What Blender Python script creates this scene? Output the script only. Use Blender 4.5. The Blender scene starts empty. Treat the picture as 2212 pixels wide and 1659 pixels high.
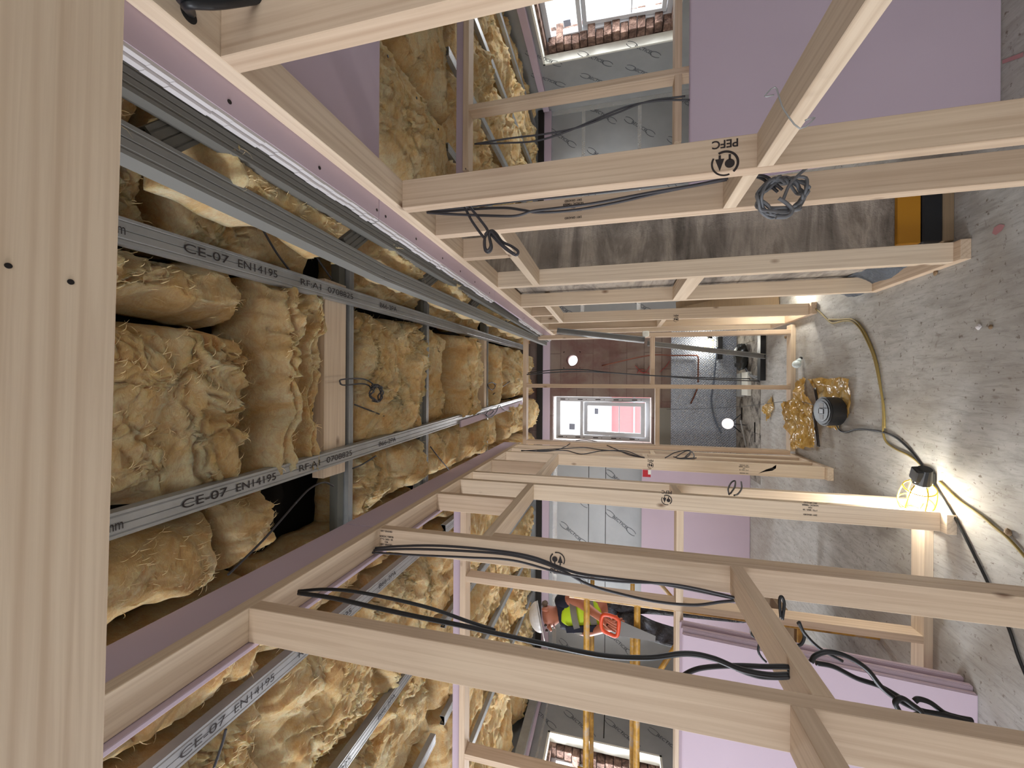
import bpy, bmesh, math, random
import numpy as np
from mathutils import Vector, Matrix
random.seed(7)
S = bpy.context.scene
COL = S.collection
PI = math.pi

# ------------------------------------------------------------------ camera
FPX, CX, CY, CAMH = 869.568, 829.5, 1106.0, 1.5
YAW, PIT, ROL = [math.radians(a) for a in (0.0666, 14.3855, 0.3342)]
FW = Vector((math.sin(YAW)*math.cos(PIT), math.cos(YAW)*math.cos(PIT), math.sin(PIT)))
_r = Vector((math.cos(YAW), -math.sin(YAW), 0)); _u = _r.cross(FW)
RT = _r*math.cos(ROL) + _u*math.sin(ROL)          # world right of the upright view
UP = -_r*math.sin(ROL) + _u*math.cos(ROL)         # world up of the upright view
cd = bpy.data.cameras.new('camera'); cam = bpy.data.objects.new('camera', cd); COL.objects.link(cam)
cd.sensor_fit = 'HORIZONTAL'; cd.sensor_width = 36.0; cd.lens = 36.0*FPX/2212.0
cd.clip_start = 0.01; cd.clip_end = 200
bx_, by_, bz_ = -UP, RT, -FW                      # the phone was held sideways: picture right is world down
cam.matrix_world = Matrix(((bx_.x, by_.x, bz_.x, 0), (bx_.y, by_.y, bz_.y, 0), (bx_.z, by_.z, bz_.z, CAMH), (0, 0, 0, 1)))
S.camera = cam
def at(x, y, ax, v):
    """point of the place seen at photo pixel x,y on the plane ax = v"""
    d = FW + RT*((CX-y)/FPX) - UP*((x-CY)/FPX)
    c = Vector((0, 0, CAMH)); i = 'xyz'.index(ax)
    return c + d*((v-c[i])/d[i])

# ------------------------------------------------------------------ world, exposure
W = bpy.data.worlds.new('world'); S.world = W; W.use_nodes = True
nt = W.node_tree; nt.nodes.clear()
wo = nt.nodes.new('ShaderNodeOutputWorld'); bg = nt.nodes.new('ShaderNodeBackground')
bg.inputs[0].default_value = (0.965, 0.985, 1.0, 1); bg.inputs[1].default_value = 1.8
nt.links.new(bg.outputs[0], wo.inputs[0])
S.view_settings.view_transform = 'Standard'; S.view_settings.look = 'None'
S.view_settings.exposure = 0.0; S.view_settings.gamma = 1.0; S.view_settings.use_curve_mapping = False
def area(name, loc, aim, sx, sy, power, colr=(1, 1, 1)):
    l = bpy.data.lights.new(name, 'AREA'); l.shape = 'RECTANGLE'; l.size = sx; l.size_y = sy
    l.energy = power; l.color = colr
    o = bpy.data.objects.new(name, l); COL.objects.link(o); o.location = loc
    o.rotation_euler = (Vector(aim)-Vector(loc)).to_track_quat('-Z', 'Y').to_euler()
    return o
# daylight through the three windows
area('window_daylight', (-0.48, 6.5, 2.0), (-0.48, 0, 0.8), 0.9, 1.4, 110, (0.93, 0.97, 1.0))
area('window_daylight', (-4.85, 4.05, 1.8), (0, 3.2, 0.8), 1.4, 1.4, 260, (0.92, 0.95, 1.0))
area('window_daylight', (-4.35, 0.35, 1.6), (0, 1.2, 1.0), 1.5, 1.3, 200, (0.88, 0.92, 1.0))
area('window_daylight', (4.70, 4.2, 1.8), (0, 3.2, 0.8), 1.4, 1.4, 110, (0.95, 0.97, 1.0))

# ------------------------------------------------------------------ helpers
def link(o, parent=None):
    COL.objects.link(o)
    if parent is not None: o.parent = parent
    return o
def tag(o, label=None, cat=None, group=None, kind=None):
    if label: o['label'] = label
    if cat: o['category'] = cat
    if group: o['group'] = group
    if kind: o['kind'] = kind
    return o
def mesh_obj(name, bm, mat, parent=None, smooth=False):
    me = bpy.data.meshes.new(name); bm.normal_update(); bm.to_mesh(me); bm.free()
    if smooth:
        for p in me.polygons: p.use_smooth = True
    if mat is not None:
        for m in (mat if isinstance(mat, (list, tuple)) else [mat]): me.materials.append(m)
    return link(bpy.data.objects.new(name, me), parent)
def empty(name, loc, label, cat, group=None):
    o = bpy.data.objects.new(name, None); o.location = loc; o.empty_display_size = 0.05
    link(o); tag(o, label, cat, group)
    return o
def add_box(bm, lo, hi, bevel=0.0, mi=0):
    lo = Vector(lo); hi = Vector(hi); c = (lo+hi)/2; d = hi-lo
    g = bmesh.ops.create_cube(bm, size=1.0, matrix=Matrix.Translation(c) @ Matrix.Diagonal((d.x, d.y, d.z, 1)))
    fs = list({f for v in g['verts'] for f in v.link_faces})
    for f in fs: f.material_index = mi
    if bevel:
        es = list({e for v in g['verts'] for e in v.link_edges})
        bmesh.ops.bevel(bm, geom=es, offset=bevel, segments=1, affect='EDGES')
def add_obox(bm, p0, p1, w, h, up=(0, 0, 1), mi=0, bevel=0.0):
    """box of section w (side) x h (up) running from p0 to p1"""
    p0 = Vector(p0); p1 = Vector(p1); x = (p1-p0).normalized(); up = Vector(up)
    y = up.cross(x).normalized(); z = x.cross(y)
    L = (p1-p0).length; c = (p0+p1)/2
    M = Matrix(((x.x, y.x, z.x, c.x), (x.y, y.y, z.y, c.y), (x.z, y.z, z.z, c.z), (0, 0, 0, 1)))
    g = bmesh.ops.create_cube(bm, size=1.0, matrix=M @ Matrix.Diagonal((L, w, h, 1)))
    for f in {f for v in g['verts'] for f in v.link_faces}: f.material_index = mi
    if bevel:
        es = list({e for v in g['verts'] for e in v.link_edges})
        bmesh.ops.bevel(bm, geom=es, offset=bevel, segments=1, affect='EDGES')
def add_cyl(bm, p0, p1, r0, r1=None, n=20, mi=0, caps=True):
    p0 = Vector(p0); p1 = Vector(p1); r1 = r0 if r1 is None else r1
    q = (p1-p0).to_track_quat('Z', 'Y').to_matrix().to_4x4()
    g = bmesh.ops.create_cone(bm, cap_ends=caps, segments=n, radius1=r0, radius2=max(r1, 1e-5), depth=(p1-p0).length,
                              matrix=Matrix.Translation((p0+p1)/2) @ q)
    for f in {f for v in g['verts'] for f in v.link_faces}: f.material_index = mi
def spline(pts, n=8, closed=False):
    P = [Vector(p) for p in pts]
    if len(P) < 3: return P
    out = []; m = len(P)
    for i in range(m if closed else m-1):
        a = P[(i-1) % m] if (closed or i > 0) else P[0]*2-P[1]
        b = P[i]; c = P[(i+1) % m]
        d = P[(i+2) % m] if (closed or i+2 < m) else P[-1]*2-P[-2]
        for k in range(n):
            t = k/n
            out.append(0.5*((2*b)+(c-a)*t+(2*a-5*b+4*c-d)*t*t+(3*b-a-3*c+d)*t**3))
    if not closed: out.append(P[-1])
    return out
def add_tube(bm, pts, r, n=8, closed=False, flat=1.0, mi=0):
    P = [Vector(p) for p in pts]; m = len(P); rings = []
    prev = None
    for i in range(m):
        if closed: t = P[(i+1) % m]-P[i-1]
        else: t = P[min(i+1, m-1)]-P[max(i-1, 0)]
        if t.length < 1e-9: t = Vector((0, 0, 1))
        t.normalize()
        if prev is None:
            a = t.orthogonal().normalized()
        else:
            a = prev - t*prev.dot(t)
            if a.length < 1e-6: a = t.orthogonal()
            a.normalize()
        prev = a; b = t.cross(a)
        rr = r[i] if isinstance(r, (list, tuple)) else r
        rings.append([bm.verts.new(P[i]+a*math.cos(2*PI*k/n)*rr+b*math.sin(2*PI*k/n)*rr*flat) for k in range(n)])
    for i in range(m if closed else m-1):
        A = rings[i]; B = rings[(i+1) % m]
        for k in range(n):
            f = bm.faces.new((A[k], A[(k+1) % n], B[(k+1) % n], B[k])); f.material_index = mi; f.smooth = True
    if not closed:
        bm.faces.new(rings[0][::-1]).material_index = mi; bm.faces.new(rings[-1]).material_index = mi

# vectorised gradient noise
_rng = np.random.RandomState(11); _perm = _rng.permutation(256); _perm = np.concatenate([_perm, _perm])
_ga = _rng.rand(256)*2*np.pi; _gx = np.cos(_ga); _gy = np.sin(_ga)
def pn(x, y, seed=0):
    x = np.asarray(x, float)+seed*17.31; y = np.asarray(y, float)+seed*9.77
    xi = np.floor(x).astype(int); yi = np.floor(y).astype(int); xf = x-xi; yf = y-yi
    u = xf**3*(xf*(xf*6-15)+10); v = yf**3*(yf*(yf*6-15)+10)
    def g(i, j, dx, dy):
        h = _perm[(_perm[i & 255]+j) & 255]; return _gx[h]*dx+_gy[h]*dy
    a = g(xi, yi, xf, yf); b = g(xi+1, yi, xf-1, yf); c = g(xi, yi+1, xf, yf-1); d = g(xi+1, yi+1, xf-1, yf-1)
    return ((a*(1-u)+b*u)*(1-v)+(c*(1-u)+d*u)*v)*1.5

# ------------------------------------------------------------------ materials
def srgb(r, g, b):
    f = lambda c: (c/255/12.92) if c/255 <= 0.04045 else ((c/255+0.055)/1.055)**2.4
    return (f(r), f(g), f(b), 1)
class NT:
    def __init__(s, name, rough=0.8, metal=0.0):
        s.m = bpy.data.materials.new(name); s.m.use_nodes = True; s.t = s.m.node_tree; s.t.nodes.clear()
        s.out = s.n('OutputMaterial'); s.b = s.n('BsdfPrincipled')
        s.b.inputs['Roughness'].default_value = rough; s.b.inputs['Metallic'].default_value = metal
        s.l(s.b.outputs[0], s.out.inputs[0])
    def n(s, k, **kw):
        nd = s.t.nodes.new('ShaderNode'+k)
        for a, v in kw.items(): setattr(nd, a, v)
        return nd
    def l(s, a, b): s.t.links.new(a, b)
    def coord(s, kind='Object', scale=(1, 1, 1), rnd=0.0):
        tc = s.n('TexCoord'); mp = s.n('Mapping'); mp.inputs['Scale'].default_value = scale
        src = tc.outputs[kind]
        if rnd:
            oi = s.n('ObjectInfo'); mu = s.n('Math', operation='MULTIPLY'); mu.inputs[1].default_value = rnd
            s.l(oi.outputs['Random'], mu.inputs[0]); ad = s.n('VectorMath', operation='ADD')
            s.l(src, ad.inputs[0]); s.l(mu.outputs[0], ad.inputs[1]); src = ad.outputs[0]
        s.l(src, mp.inputs[0]); return mp.outputs[0]
    def noise(s, vec, scale=5, detail=4, rough=0.5, dist=0.0):
        n = s.n('TexNoise'); n.inputs['Scale'].default_value = scale; n.inputs['Detail'].default_value = detail
        n.inputs['Roughness'].default_value = rough; n.inputs['Distortion'].default_value = dist
        s.l(vec, n.inputs['Vector']); return n.outputs['Fac']
    def ramp(s, fac, stops, interp='LINEAR'):
        r = s.n('ValToRGB'); r.color_ramp.interpolation = interp
        e = r.color_ramp.elements
        while len(e) < len(stops): e.new(0.5)
        for el, (p, c) in zip(e, stops): el.position = p; el.color = c
        s.l(fac, r.inputs[0]); return r.outputs[0]
    def mix(s, fac, a, b, mode='MIX'):
        m = s.n('MixRGB', blend_type=mode)
        for i, v in enumerate((fac, a, b)):
            if isinstance(v, (int, float)): m.inputs[i].default_value = v
            elif isinstance(v, tuple): m.inputs[i].default_value = v
            else: s.l(v, m.inputs[i])
        return m.outputs[0]
    def math(s, op, a, b=0.0):
        m = s.n('Math', operation=op)
        for i, v in enumerate((a, b)):
            if isinstance(v, (int, float)): m.inputs[i].default_value = v
            else: s.l(v, m.inputs[i])
        return m.outputs[0]
    def bump(s, h, strength=0.3, dist=0.01):
        b = s.n('Bump'); b.inputs['Strength'].default_value = strength; b.inputs['Distance'].default_value = dist
        s.l(h, b.inputs['Height']); s.l(b.outputs[0], s.b.inputs['Normal'])
    def color(s, c):
        if isinstance(c, tuple): s.b.inputs['Base Color'].default_value = c
        else: s.l(c, s.b.inputs['Base Color'])
def plain(name, c, rough=0.7, metal=0.0, emit=None, strength=0):
    m = NT(name, rough, metal); m.color(c)
    if emit: m.b.inputs['Emission Color'].default_value = emit; m.b.inputs['Emission Strength'].default_value = strength
    return m.m
def wood_mat(name, light, dark, knotc):
    m = NT(name, 0.72)
    v = m.coord('Object', (1, 1, 1), 37.0)
    mp = m.n('Mapping'); mp.inputs['Scale'].default_value = (1.5, 60, 60); m.l(v, mp.inputs[0])
    g1 = m.noise(mp.outputs[0], 1.3, 4, 0.6, 0.4)
    mp2 = m.n('Mapping'); mp2.inputs['Scale'].default_value = (0.55, 9, 9); m.l(v, mp2.inputs[0])
    wv = m.n('TexWave', wave_type='RINGS', rings_direction='X'); wv.inputs['Scale'].default_value = 2.2
    wv.inputs['Distortion'].default_value = 3.2; wv.inputs['Detail'].default_value = 2.5; wv.inputs['Detail Scale'].default_value = 0.7
    m.l(mp2.outputs[0], wv.inputs['Vector'])
    patch = m.noise(mp2.outputs[0], 0.9, 2)
    wvf = m.math('MULTIPLY', m.ramp(wv.outputs['Fac'], [(0.0, (1, 1, 1, 1)), (0.30, (0.15, 0.15, 0.15, 1)), (0.6, (0, 0, 0, 1))]), m.ramp(patch, [(0.40, (0.10, 0.10, 0.10, 1)), (0.62, (0.85, 0.85, 0.85, 1))]))
    c = m.mix(m.math('MULTIPLY', wvf, 0.42), light, dark)
    c = m.mix(m.ramp(g1, [(0.35, (0.38, 0.38, 0.38, 1)), (0.6, (0, 0, 0, 1))]), c, dark)
    big = m.noise(v, 1.7, 2); c = m.mix(m.ramp(big, [(0.35, (0, 0, 0, 1)), (0.75, (0.22, 0.22, 0.22, 1))]), c, srgb(236, 214, 180))
    # knots
    mk = m.n('Mapping'); mk.inputs['Scale'].default_value = (5.0, 9.5, 9.5); m.l(v, mk.inputs[0])
    vo = m.n('TexVoronoi'); vo.inputs['Scale'].default_value = 1.0; m.l(mk.outputs[0], vo.inputs['Vector'])
    kn = m.ramp(vo.outputs['Distance'], [(0.04, (1, 1, 1, 1)), (0.10, (0.45, 0.45, 0.45, 1)), (0.15, (0, 0, 0, 1))])
    sel = m.n('SeparateColor'); m.l(vo.outputs['Color'], sel.inputs[0])
    gate = m.math('LESS_THAN', sel.outputs[0], 0.24)
    kf = m.math('MULTIPLY', m.math('MULTIPLY', kn, gate), 0.85)
    c = m.mix(kf, c, knotc)
    m.color(c)
    fine = m.noise(mp.outputs[0], 4, 3, 0.6); m.bump(fine, 0.10, 0.001)
    return m.m
M_WOOD = wood_mat('sawn_softwood', srgb(208, 185, 160), srgb(162, 130, 104), srgb(96, 62, 38))
M_WOOD2 = wood_mat('sawn_softwood_pale', srgb(220, 201, 177), srgb(178, 150, 122), srgb(110, 74, 46))
M_PLY = wood_mat('old_board', srgb(118, 92, 62), srgb(80, 60, 40), srgb(60, 40, 24))

def galv():
    m = NT('galvanised_steel', 0.42, 0.30); v = m.coord('Object', (1, 1, 1), 5)
    n = m.noise(v, 6, 4, 0.6); n2 = m.noise(v, 60, 2)
    m.color(m.mix(n, srgb(126, 127, 126), srgb(182, 183, 182)))
    m.l(m.math('ADD', m.math('MULTIPLY', n2, 0.25), 0.3), m.b.inputs['Roughness'])
    return m.m
M_STEEL = galv()
M_STEELL = plain('dusty_steel', srgb(128, 128, 124), 0.6, 0.2)
M_STEELD = plain('shade_toned_steel', srgb(104, 102, 96), 0.75, 0.1)  # shade on the perimeter channel is put into this darker steel colour
def pink():
    m = NT('pink_plasterboard_face', 0.9); v = m.coord('Object', (1, 1, 1), 9)
    n = m.noise(v, 2.0, 3); n2 = m.noise(v, 400, 2)
    m.color(m.mix(n, srgb(188, 170, 183), srgb(200, 182, 195))); m.bump(n2, 0.06, 0.001); return m.m
M_PINK = pink()
M_GYP = plain('plaster_core', srgb(205, 200, 200), 0.95)
M_SCREW = plain('black_screw_head', srgb(30, 26, 28), 0.5, 0.3)
def insul():
    m = NT('yellow_glass_wool', 1.0)
    v = m.coord('Object', (1, 1, 1), 3)
    w = m.noise(v, 5.0, 6, 0.68, 1.6); w2 = m.noise(v, 16, 6, 0.72, 2.2)
    c = m.ramp(w, [(0.28, srgb(218, 158, 90)), (0.42, srgb(248, 206, 136)), (0.62, srgb(254, 234, 188))])
    c = m.mix(m.ramp(w2, [(0.36, (0.5, 0.5, 0.5, 1)), (0.52, (0, 0, 0, 1))]), c, srgb(226, 168, 98))
    mq = m.n('Mapping'); mq.inputs['Scale'].default_value = (30, 95, 30); mq.inputs['Rotation'].default_value = (0, 0, 0.7); m.l(v, mq.inputs[0])
    fb = m.noise(mq.outputs[0], 1.0, 5, 0.7, 2.5)
    c = m.mix(m.ramp(fb, [(0.42, (0.28, 0.28, 0.28, 1)), (0.55, (0, 0, 0, 1))]), c, srgb(212, 156, 92))
    m.color(c)
    f = m.noise(v, 42, 7, 0.78, 2.0); m.bump(m.math('ADD', f, m.math('MULTIPLY', fb, 0.9)), 1.0, 0.018)
    try:
        m.b.inputs['Subsurface Weight'].default_value = 0.55; m.b.inputs['Subsurface Radius'].default_value = (1.0, 0.75, 0.45); m.b.inputs['Subsurface Scale'].default_value = 0.022
        m.b.inputs['Sheen Weight'].default_value = 0.35; m.b.inputs['Sheen Roughness'].default_value = 0.6
        m.b.inputs['Sheen Tint'].default_value = srgb(255, 235, 200)
    except Exception: pass
    return m.m
M_WOOL = insul(); M_FIBRE = plain('pale_glass_fibre', srgb(250, 226, 176), 0.9)
def floor_mat():
    m = NT('dusty_screed', 0.85); v = m.coord('Object', (1, 1, 1))
    a = m.noise(v, 1.1, 5, 0.6, 0.4)
    mp = m.n('Mapping'); mp.inputs['Scale'].default_value = (5, 1.2, 1); mp.inputs['Rotation'].default_value = (0, 0, 0.3); m.l(v, mp.inputs[0])
    st = m.noise(mp.outputs[0], 3.0, 6, 0.7, 0.8)
    c = m.mix(a, srgb(164, 161, 156), srgb(198, 197, 193))
    c = m.mix(m.ramp(st, [(0.36, (0.55, 0.55, 0.55, 1)), (0.56, (0, 0, 0, 1))]), c, srgb(140, 136, 130))
    big = m.noise(v, 1.3, 3, 0.5, 0.8); c = m.mix(m.ramp(big, [(0.45, (0, 0, 0, 1)), (0.66, (0.7, 0.7, 0.7, 1))]), c, srgb(146, 136, 124))
    sc = m.n('Mapping'); sc.inputs['Scale'].default_value = (70, 9, 1); sc.inputs['Rotation'].default_value = (0, 0, -0.45); m.l(v, sc.inputs[0]); sn = m.noise(sc.outputs[0], 1.0, 4, 0.7, 0.3); c = m.mix(m.ramp(sn, [(0.36, (0.35, 0.35, 0.35, 1)), (0.48, (0, 0, 0, 1))]), c, srgb(122, 116, 108))
    sp = m.noise(v, 38, 3, 0.6); c = m.mix(m.ramp(sp, [(0.62, (0, 0, 0, 1)), (0.70, (0.8, 0.8, 0.8, 1))]), c, srgb(104, 92, 80))
    sp2 = m.noise(v, 11, 4, 0.7, 1.0); c = m.mix(m.ramp(sp2, [(0.63, (0, 0, 0, 1)), (0.74, (0.6, 0.6, 0.6, 1))]), c, srgb(112, 98, 84))
    m.color(c); m.bump(m.noise(v, 30, 4, 0.7), 0.25, 0.004); return m.m
M_FLOOR = floor_mat()
def masonry():
    m = NT('old_blockwork', 0.95); v = m.coord('Object', (1, 1, 1))
    mp = m.n('Mapping'); mp.inputs['Scale'].default_value = (1.2, 1.2, 5.5); m.l(v, mp.inputs[0])
    a = m.noise(mp.outputs[0], 1.1, 5, 0.65, 0.6); b = m.noise(v, 6, 6, 0.7, 0.5); d = m.noise(v, 60, 4, 0.7)
    c = m.ramp(a, [(0.34, srgb(98, 90, 82)), (0.46, srgb(146, 136, 126)), (0.56, srgb(190, 178, 164)), (0.68, srgb(120, 108, 96))])
    c = m.mix(m.ramp(b, [(0.40, (0.0, 0, 0, 1)), (0.68, (0.6, 0.6, 0.6, 1))]), c, srgb(156, 146, 134))
    m.color(c); m.bump(m.math('ADD', b, m.math('MULTIPLY', d, 0.5)), 0.9, 0.02); return m.m
M_BLOCK = masonry()
def redwall():
    m = NT('maroon_painted_masonry', 0.9); v = m.coord('Object', (1, 1, 1))
    br = m.n('TexBrick'); br.inputs['Scale'].default_value = 1.0; br.inputs['Brick Width'].default_value = 0.44; br.inputs['Row Height'].default_value = 0.225
    br.inputs['Mortar Size'].default_value = 0.006; mp = m.n('Mapping'); mp.inputs['Rotation'].default_value = (PI/2, 0, 0); m.l(v, mp.inputs[0]); m.l(mp.outputs[0], br.inputs['Vector'])
    br.inputs['Color1'].default_value = srgb(128, 114, 104); br.inputs['Color2'].default_value = srgb(142, 128, 116); br.inputs['Mortar'].default_value = srgb(92, 78, 70)
    a = m.noise(v, 1.6, 4, 0.6, 0.5)
    c = m.mix(m.ramp(a, [(0.38, (0.9, 0.9, 0.9, 1)), (0.60, (0.0, 0.0, 0.0, 1))]), br.outputs['Color'], srgb(104, 62, 60))
    b = m.noise(v, 20, 5, 0.7); c = m.mix(m.math('MULTIPLY', b, 0.7), c, srgb(130, 112, 102))
    m.color(c); m.bump(b, 0.5, 0.01); return m.m
M_RED = redwall()
def foil():
    m = NT('foil_faced_board', 0.42, 0.35); v = m.coord('Object', (1, 1, 1), 3)
    n = m.noise(v, 3, 3, 0.6); w = m.noise(v, 90, 2)
    m.color(m.mix(n, srgb(150, 152, 152), srgb(180, 182, 182))); m.bump(w, 0.05, 0.002); return m.m
M_FOIL = foil()
def tape():
    m = NT('foil_tape', 0.22, 0.9); v = m.coord('Object', (1, 1, 1)); m.color(srgb(208, 208, 206)); m.bump(m.noise(v, 60, 5, 0.7, 2), 0.8, 0.01); return m.m
M_TAPE = tape()
def brick():
    m = NT('rough_brick', 0.9); v = m.coord('Object', (1, 1, 1))
    a = m.noise(v, 9, 5, 0.7, 0.6); m.color(m.ramp(a, [(0.3, srgb(52, 40, 34)), (0.5, srgb(110, 84, 72)), (0.72, srgb(170, 140, 124))])); m.bump(a, 1.0, 0.05); return m.m
M_BRICK = brick()
M_UPVC = plain('white_upvc', srgb(206, 208, 212), 0.45)
M_UPVCG = plain('grey_film', srgb(168, 176, 196), 0.6)
M_LINER = plain('white_lining_board', srgb(236, 236, 226), 0.6)
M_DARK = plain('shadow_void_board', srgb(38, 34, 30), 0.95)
M_INK = plain('black_ink', srgb(48, 40, 38), 0.85)
M_GREYINK = plain('grey_ink', srgb(88, 92, 96), 0.7)
M_BLACK = plain('black_plastic', srgb(26, 27, 30), 0.45)
M_CABLE = plain('grey_cable_sheath', srgb(58, 56, 60), 0.5)
M_CABLEL = plain('light_grey_cable_sheath', srgb(104, 106, 110), 0.5)
M_YCABLE = plain('dusty_yellow_cable', srgb(142, 122, 66), 0.6)
M_YELLOW = plain('yellow_plastic', srgb(236, 196, 40), 0.4)
M_YPAINT = NT('worn_yellow_paint', 0.55)
_v = M_YPAINT.coord('Object', (1, 1, 1)); M_YPAINT.color(M_YPAINT.ramp(M_YPAINT.noise(_v, 7, 4, 0.7), [(0.4, srgb(150, 112, 44)), (0.55, srgb(196, 150, 60)), (0.72, srgb(170, 160, 148))])); M_YPAINT = M_YPAINT.m
def glass():
    m = NT('window_glass'); m.t.nodes.remove(m.b)
    tr = m.n('BsdfTransparent'); gl = m.n('BsdfGlossy'); gl.inputs['Roughness'].default_value = 0.02
    mx = m.n('MixShader'); mx.inputs[0].default_value = 0.03
    m.l(tr.outputs[0], mx.inputs[1]); m.l(gl.outputs[0], mx.inputs[2]); m.l(mx.outputs[0], m.out.inputs[0]); return m.m
M_GLASS = glass()
def membrane():
    m = NT('dimpled_membrane', 0.35); v = m.coord('Object', (1, 1, 1))
    sx = m.n('SeparateXYZ'); m.l(v, sx.inputs[0])
    a = m.math('SINE', m.math('MULTIPLY', sx.outputs[0], 2*PI/0.032)); b = m.math('SINE', m.math('MULTIPLY', sx.outputs[2], 2*PI/0.032))
    h = m.math('MAXIMUM', m.math('MULTIPLY', a, b), 0.0)
    m.color(m.mix(h, srgb(172, 180, 194), srgb(236, 240, 248))); m.bump(h, 1.0, 0.02); return m.m
M_MEMB = membrane()
def crate_bag():
    m = NT('yellow_crinkled_bag', 0.10); v = m.coord('Object', (1, 1, 1)); n = m.noise(v, 9, 3, 0.6, 1.0)
    m.color(m.ramp(n, [(0.35, srgb(214, 172, 84)), (0.55, srgb(232, 198, 124)), (0.72, srgb(240, 224, 188))])); m.bump(m.noise(v, 11, 2, 0.5, 0.6), 1.0, 0.03); return m.m
M_BAG = crate_bag()
M_BULB = plain('glowing_bulb', (1, 1, 1, 1), 0.3, 0, (1.0, 0.97, 0.84, 1), 60)
M_OPAL = plain('opal_glass', srgb(225, 238, 238), 0.2)

# ------------------------------------------------------------------ timber
TX, TW = 0.038, 0.089
def timber(name, lo, hi, label, cat, group=None, mat=None, bev=0.0015):
    lo = Vector(lo); hi = Vector(hi); d = hi-lo; c = (lo+hi)/2
    ax = max(range(3), key=lambda i: d[i])
    # mesh runs along its own X
    order = {0: (0, 1, 2), 1: (1, 2, 0), 2: (2, 0, 1)}[ax]
    e = [d[order[0]]/2, d[order[1]]/2, d[order[2]]/2]
    bm = bmesh.new(); add_box(bm, (-e[0], -e[1], -e[2]), (e[0], e[1], e[2]), bev)
    o = mesh_obj(name, bm, mat or M_WOOD)
    cols = [Vector((0, 0, 0)) for _ in range(3)]
    for k in range(3): cols[k][order[k]] = 1
    o.matrix_world = Matrix(((cols[0].x, cols[1].x, cols[2].x, c.x), (cols[0].y, cols[1].y, cols[2].y, c.y), (cols[0].z, cols[1].z, cols[2].z, c.z), (0, 0, 0, 1)))
    return tag(o, label, cat, group)
def child_at_world(o, parent):
    o.parent = parent; o.matrix_parent_inverse = parent.matrix_basis.inverted(); return o

# ------------------------------------------------------------------ lettering
def text_bm(s, size, bold=0.0):
    cu = bpy.data.curves.new('t', 'FONT'); cu.body = s; cu.size = size; cu.align_x = 'CENTER'; cu.align_y = 'CENTER'; cu.offset = bold
    ob = bpy.data.objects.new('t', cu); COL.objects.link(ob)
    bpy.context.view_layer.update()
    me = bpy.data.meshes.new_from_object(ob.evaluated_get(bpy.context.evaluated_depsgraph_get()))
    bpy.data.objects.remove(ob); bpy.data.curves.remove(cu)
    bm = bmesh.new(); bm.from_mesh(me); bpy.data.meshes.remove(me)
    return bm
def put_flat(name, bm, mat, origin, right, up, parent, off=0.0012):
    right = Vector(right).normalized(); up = Vector(up); up = (up-right*up.dot(right)).normalized(); n = right.cross(up)
    o = Vector(origin)+n*off
    M = Matrix(((right.x, up.x, n.x, o.x), (right.y, up.y, n.y, o.y), (right.z, up.z, n.z, o.z), (0, 0, 0, 1)))
    ob = mesh_obj(name, bm, mat); ob.matrix_world = M
    if parent is not None: child_at_world(ob, parent)
    return ob
def poly2(bm, pts):
    bm.faces.new([bm.verts.new((x, y, 0)) for x, y in pts])
def arc2(bm, cx, cy, r0, r1, a0, a1, n=24):
    P = [(cx+math.cos(a0+(a1-a0)*i/n), cy) for i in range(n+1)]
    a = [a0+(a1-a0)*i/n for i in range(n+1)]
    vi = [bm.verts.new((cx+r0*math.cos(t), cy+r0*math.sin(t), 0)) for t in a]
    vo = [bm.verts.new((cx+r1*math.cos(t), cy+r1*math.sin(t), 0)) for t in a]
    for i in range(n): bm.faces.new((vi[i], vo[i], vo[i+1], vi[i+1]))
def merge(bm, other, M):
    other.transform(M); me = bpy.data.meshes.new('m'); other.to_mesh(me); other.free(); bm.from_mesh(me); bpy.data.meshes.remove(me)
def stamp_logo(s=1.0, words=True):
    """round two-tree certification mark with the letters PEFC under it; about 0.06 across"""
    bm = bmesh.new(); r = 0.024*s
    arc2(bm, 0, 0, r*0.86, r, math.radians(-30), math.radians(110)); arc2(bm, 0, 0, r*0.82, r, math.radians(130), math.radians(300))
    poly2(bm, [(0.001*s, -0.009*s), (0.017*s, -0.009*s), (0.009*s, 0.014*s)])
    poly2(bm, [(0.007*s, -0.016*s), (0.011*s, -0.016*s), (0.011*s, -0.009*s), (0.007*s, -0.009*s)])
    arc2(bm, -0.008*s, 0.001*s, 0.0001, 0.0085*s, 0, 2*PI)
    poly2(bm, [(-0.010*s, -0.016*s), (-0.006*s, -0.016*s), (-0.006*s, -0.006*s), (-0.010*s, -0.006*s)])
    if words: merge(bm, text_bm('PEFC', 0.021*s, 0.0006), Matrix.Translation((0, -r-0.013*s, 0)))
    return bm
def grade_stamp(lines, size=0.008):
    bm = bmesh.new()
    for i, t in enumerate(lines):
        if t: merge(bm, text_bm(t, size, 0.0003), Matrix.Translation((0, -i*size*1.25, 0)))
    return bm

# ================================================================== the setting
def struct(name, bm, mat): return tag(mesh_obj(name, bm, mat), kind='structure')
YB = 5.7; XWR = 3.9; XWL = -4.1
bm = bmesh.new(); add_box(bm, (-4.9, -2.5, -0.2), (4.7, 6.1, 0)); struct('floor', bm, M_FLOOR)
bm = bmesh.new(); add_box(bm, (-4.9, -1.5, 2.98), (4.7, 6.1, 3.1)); struct('ceiling', bm, M_DARK)

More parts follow.
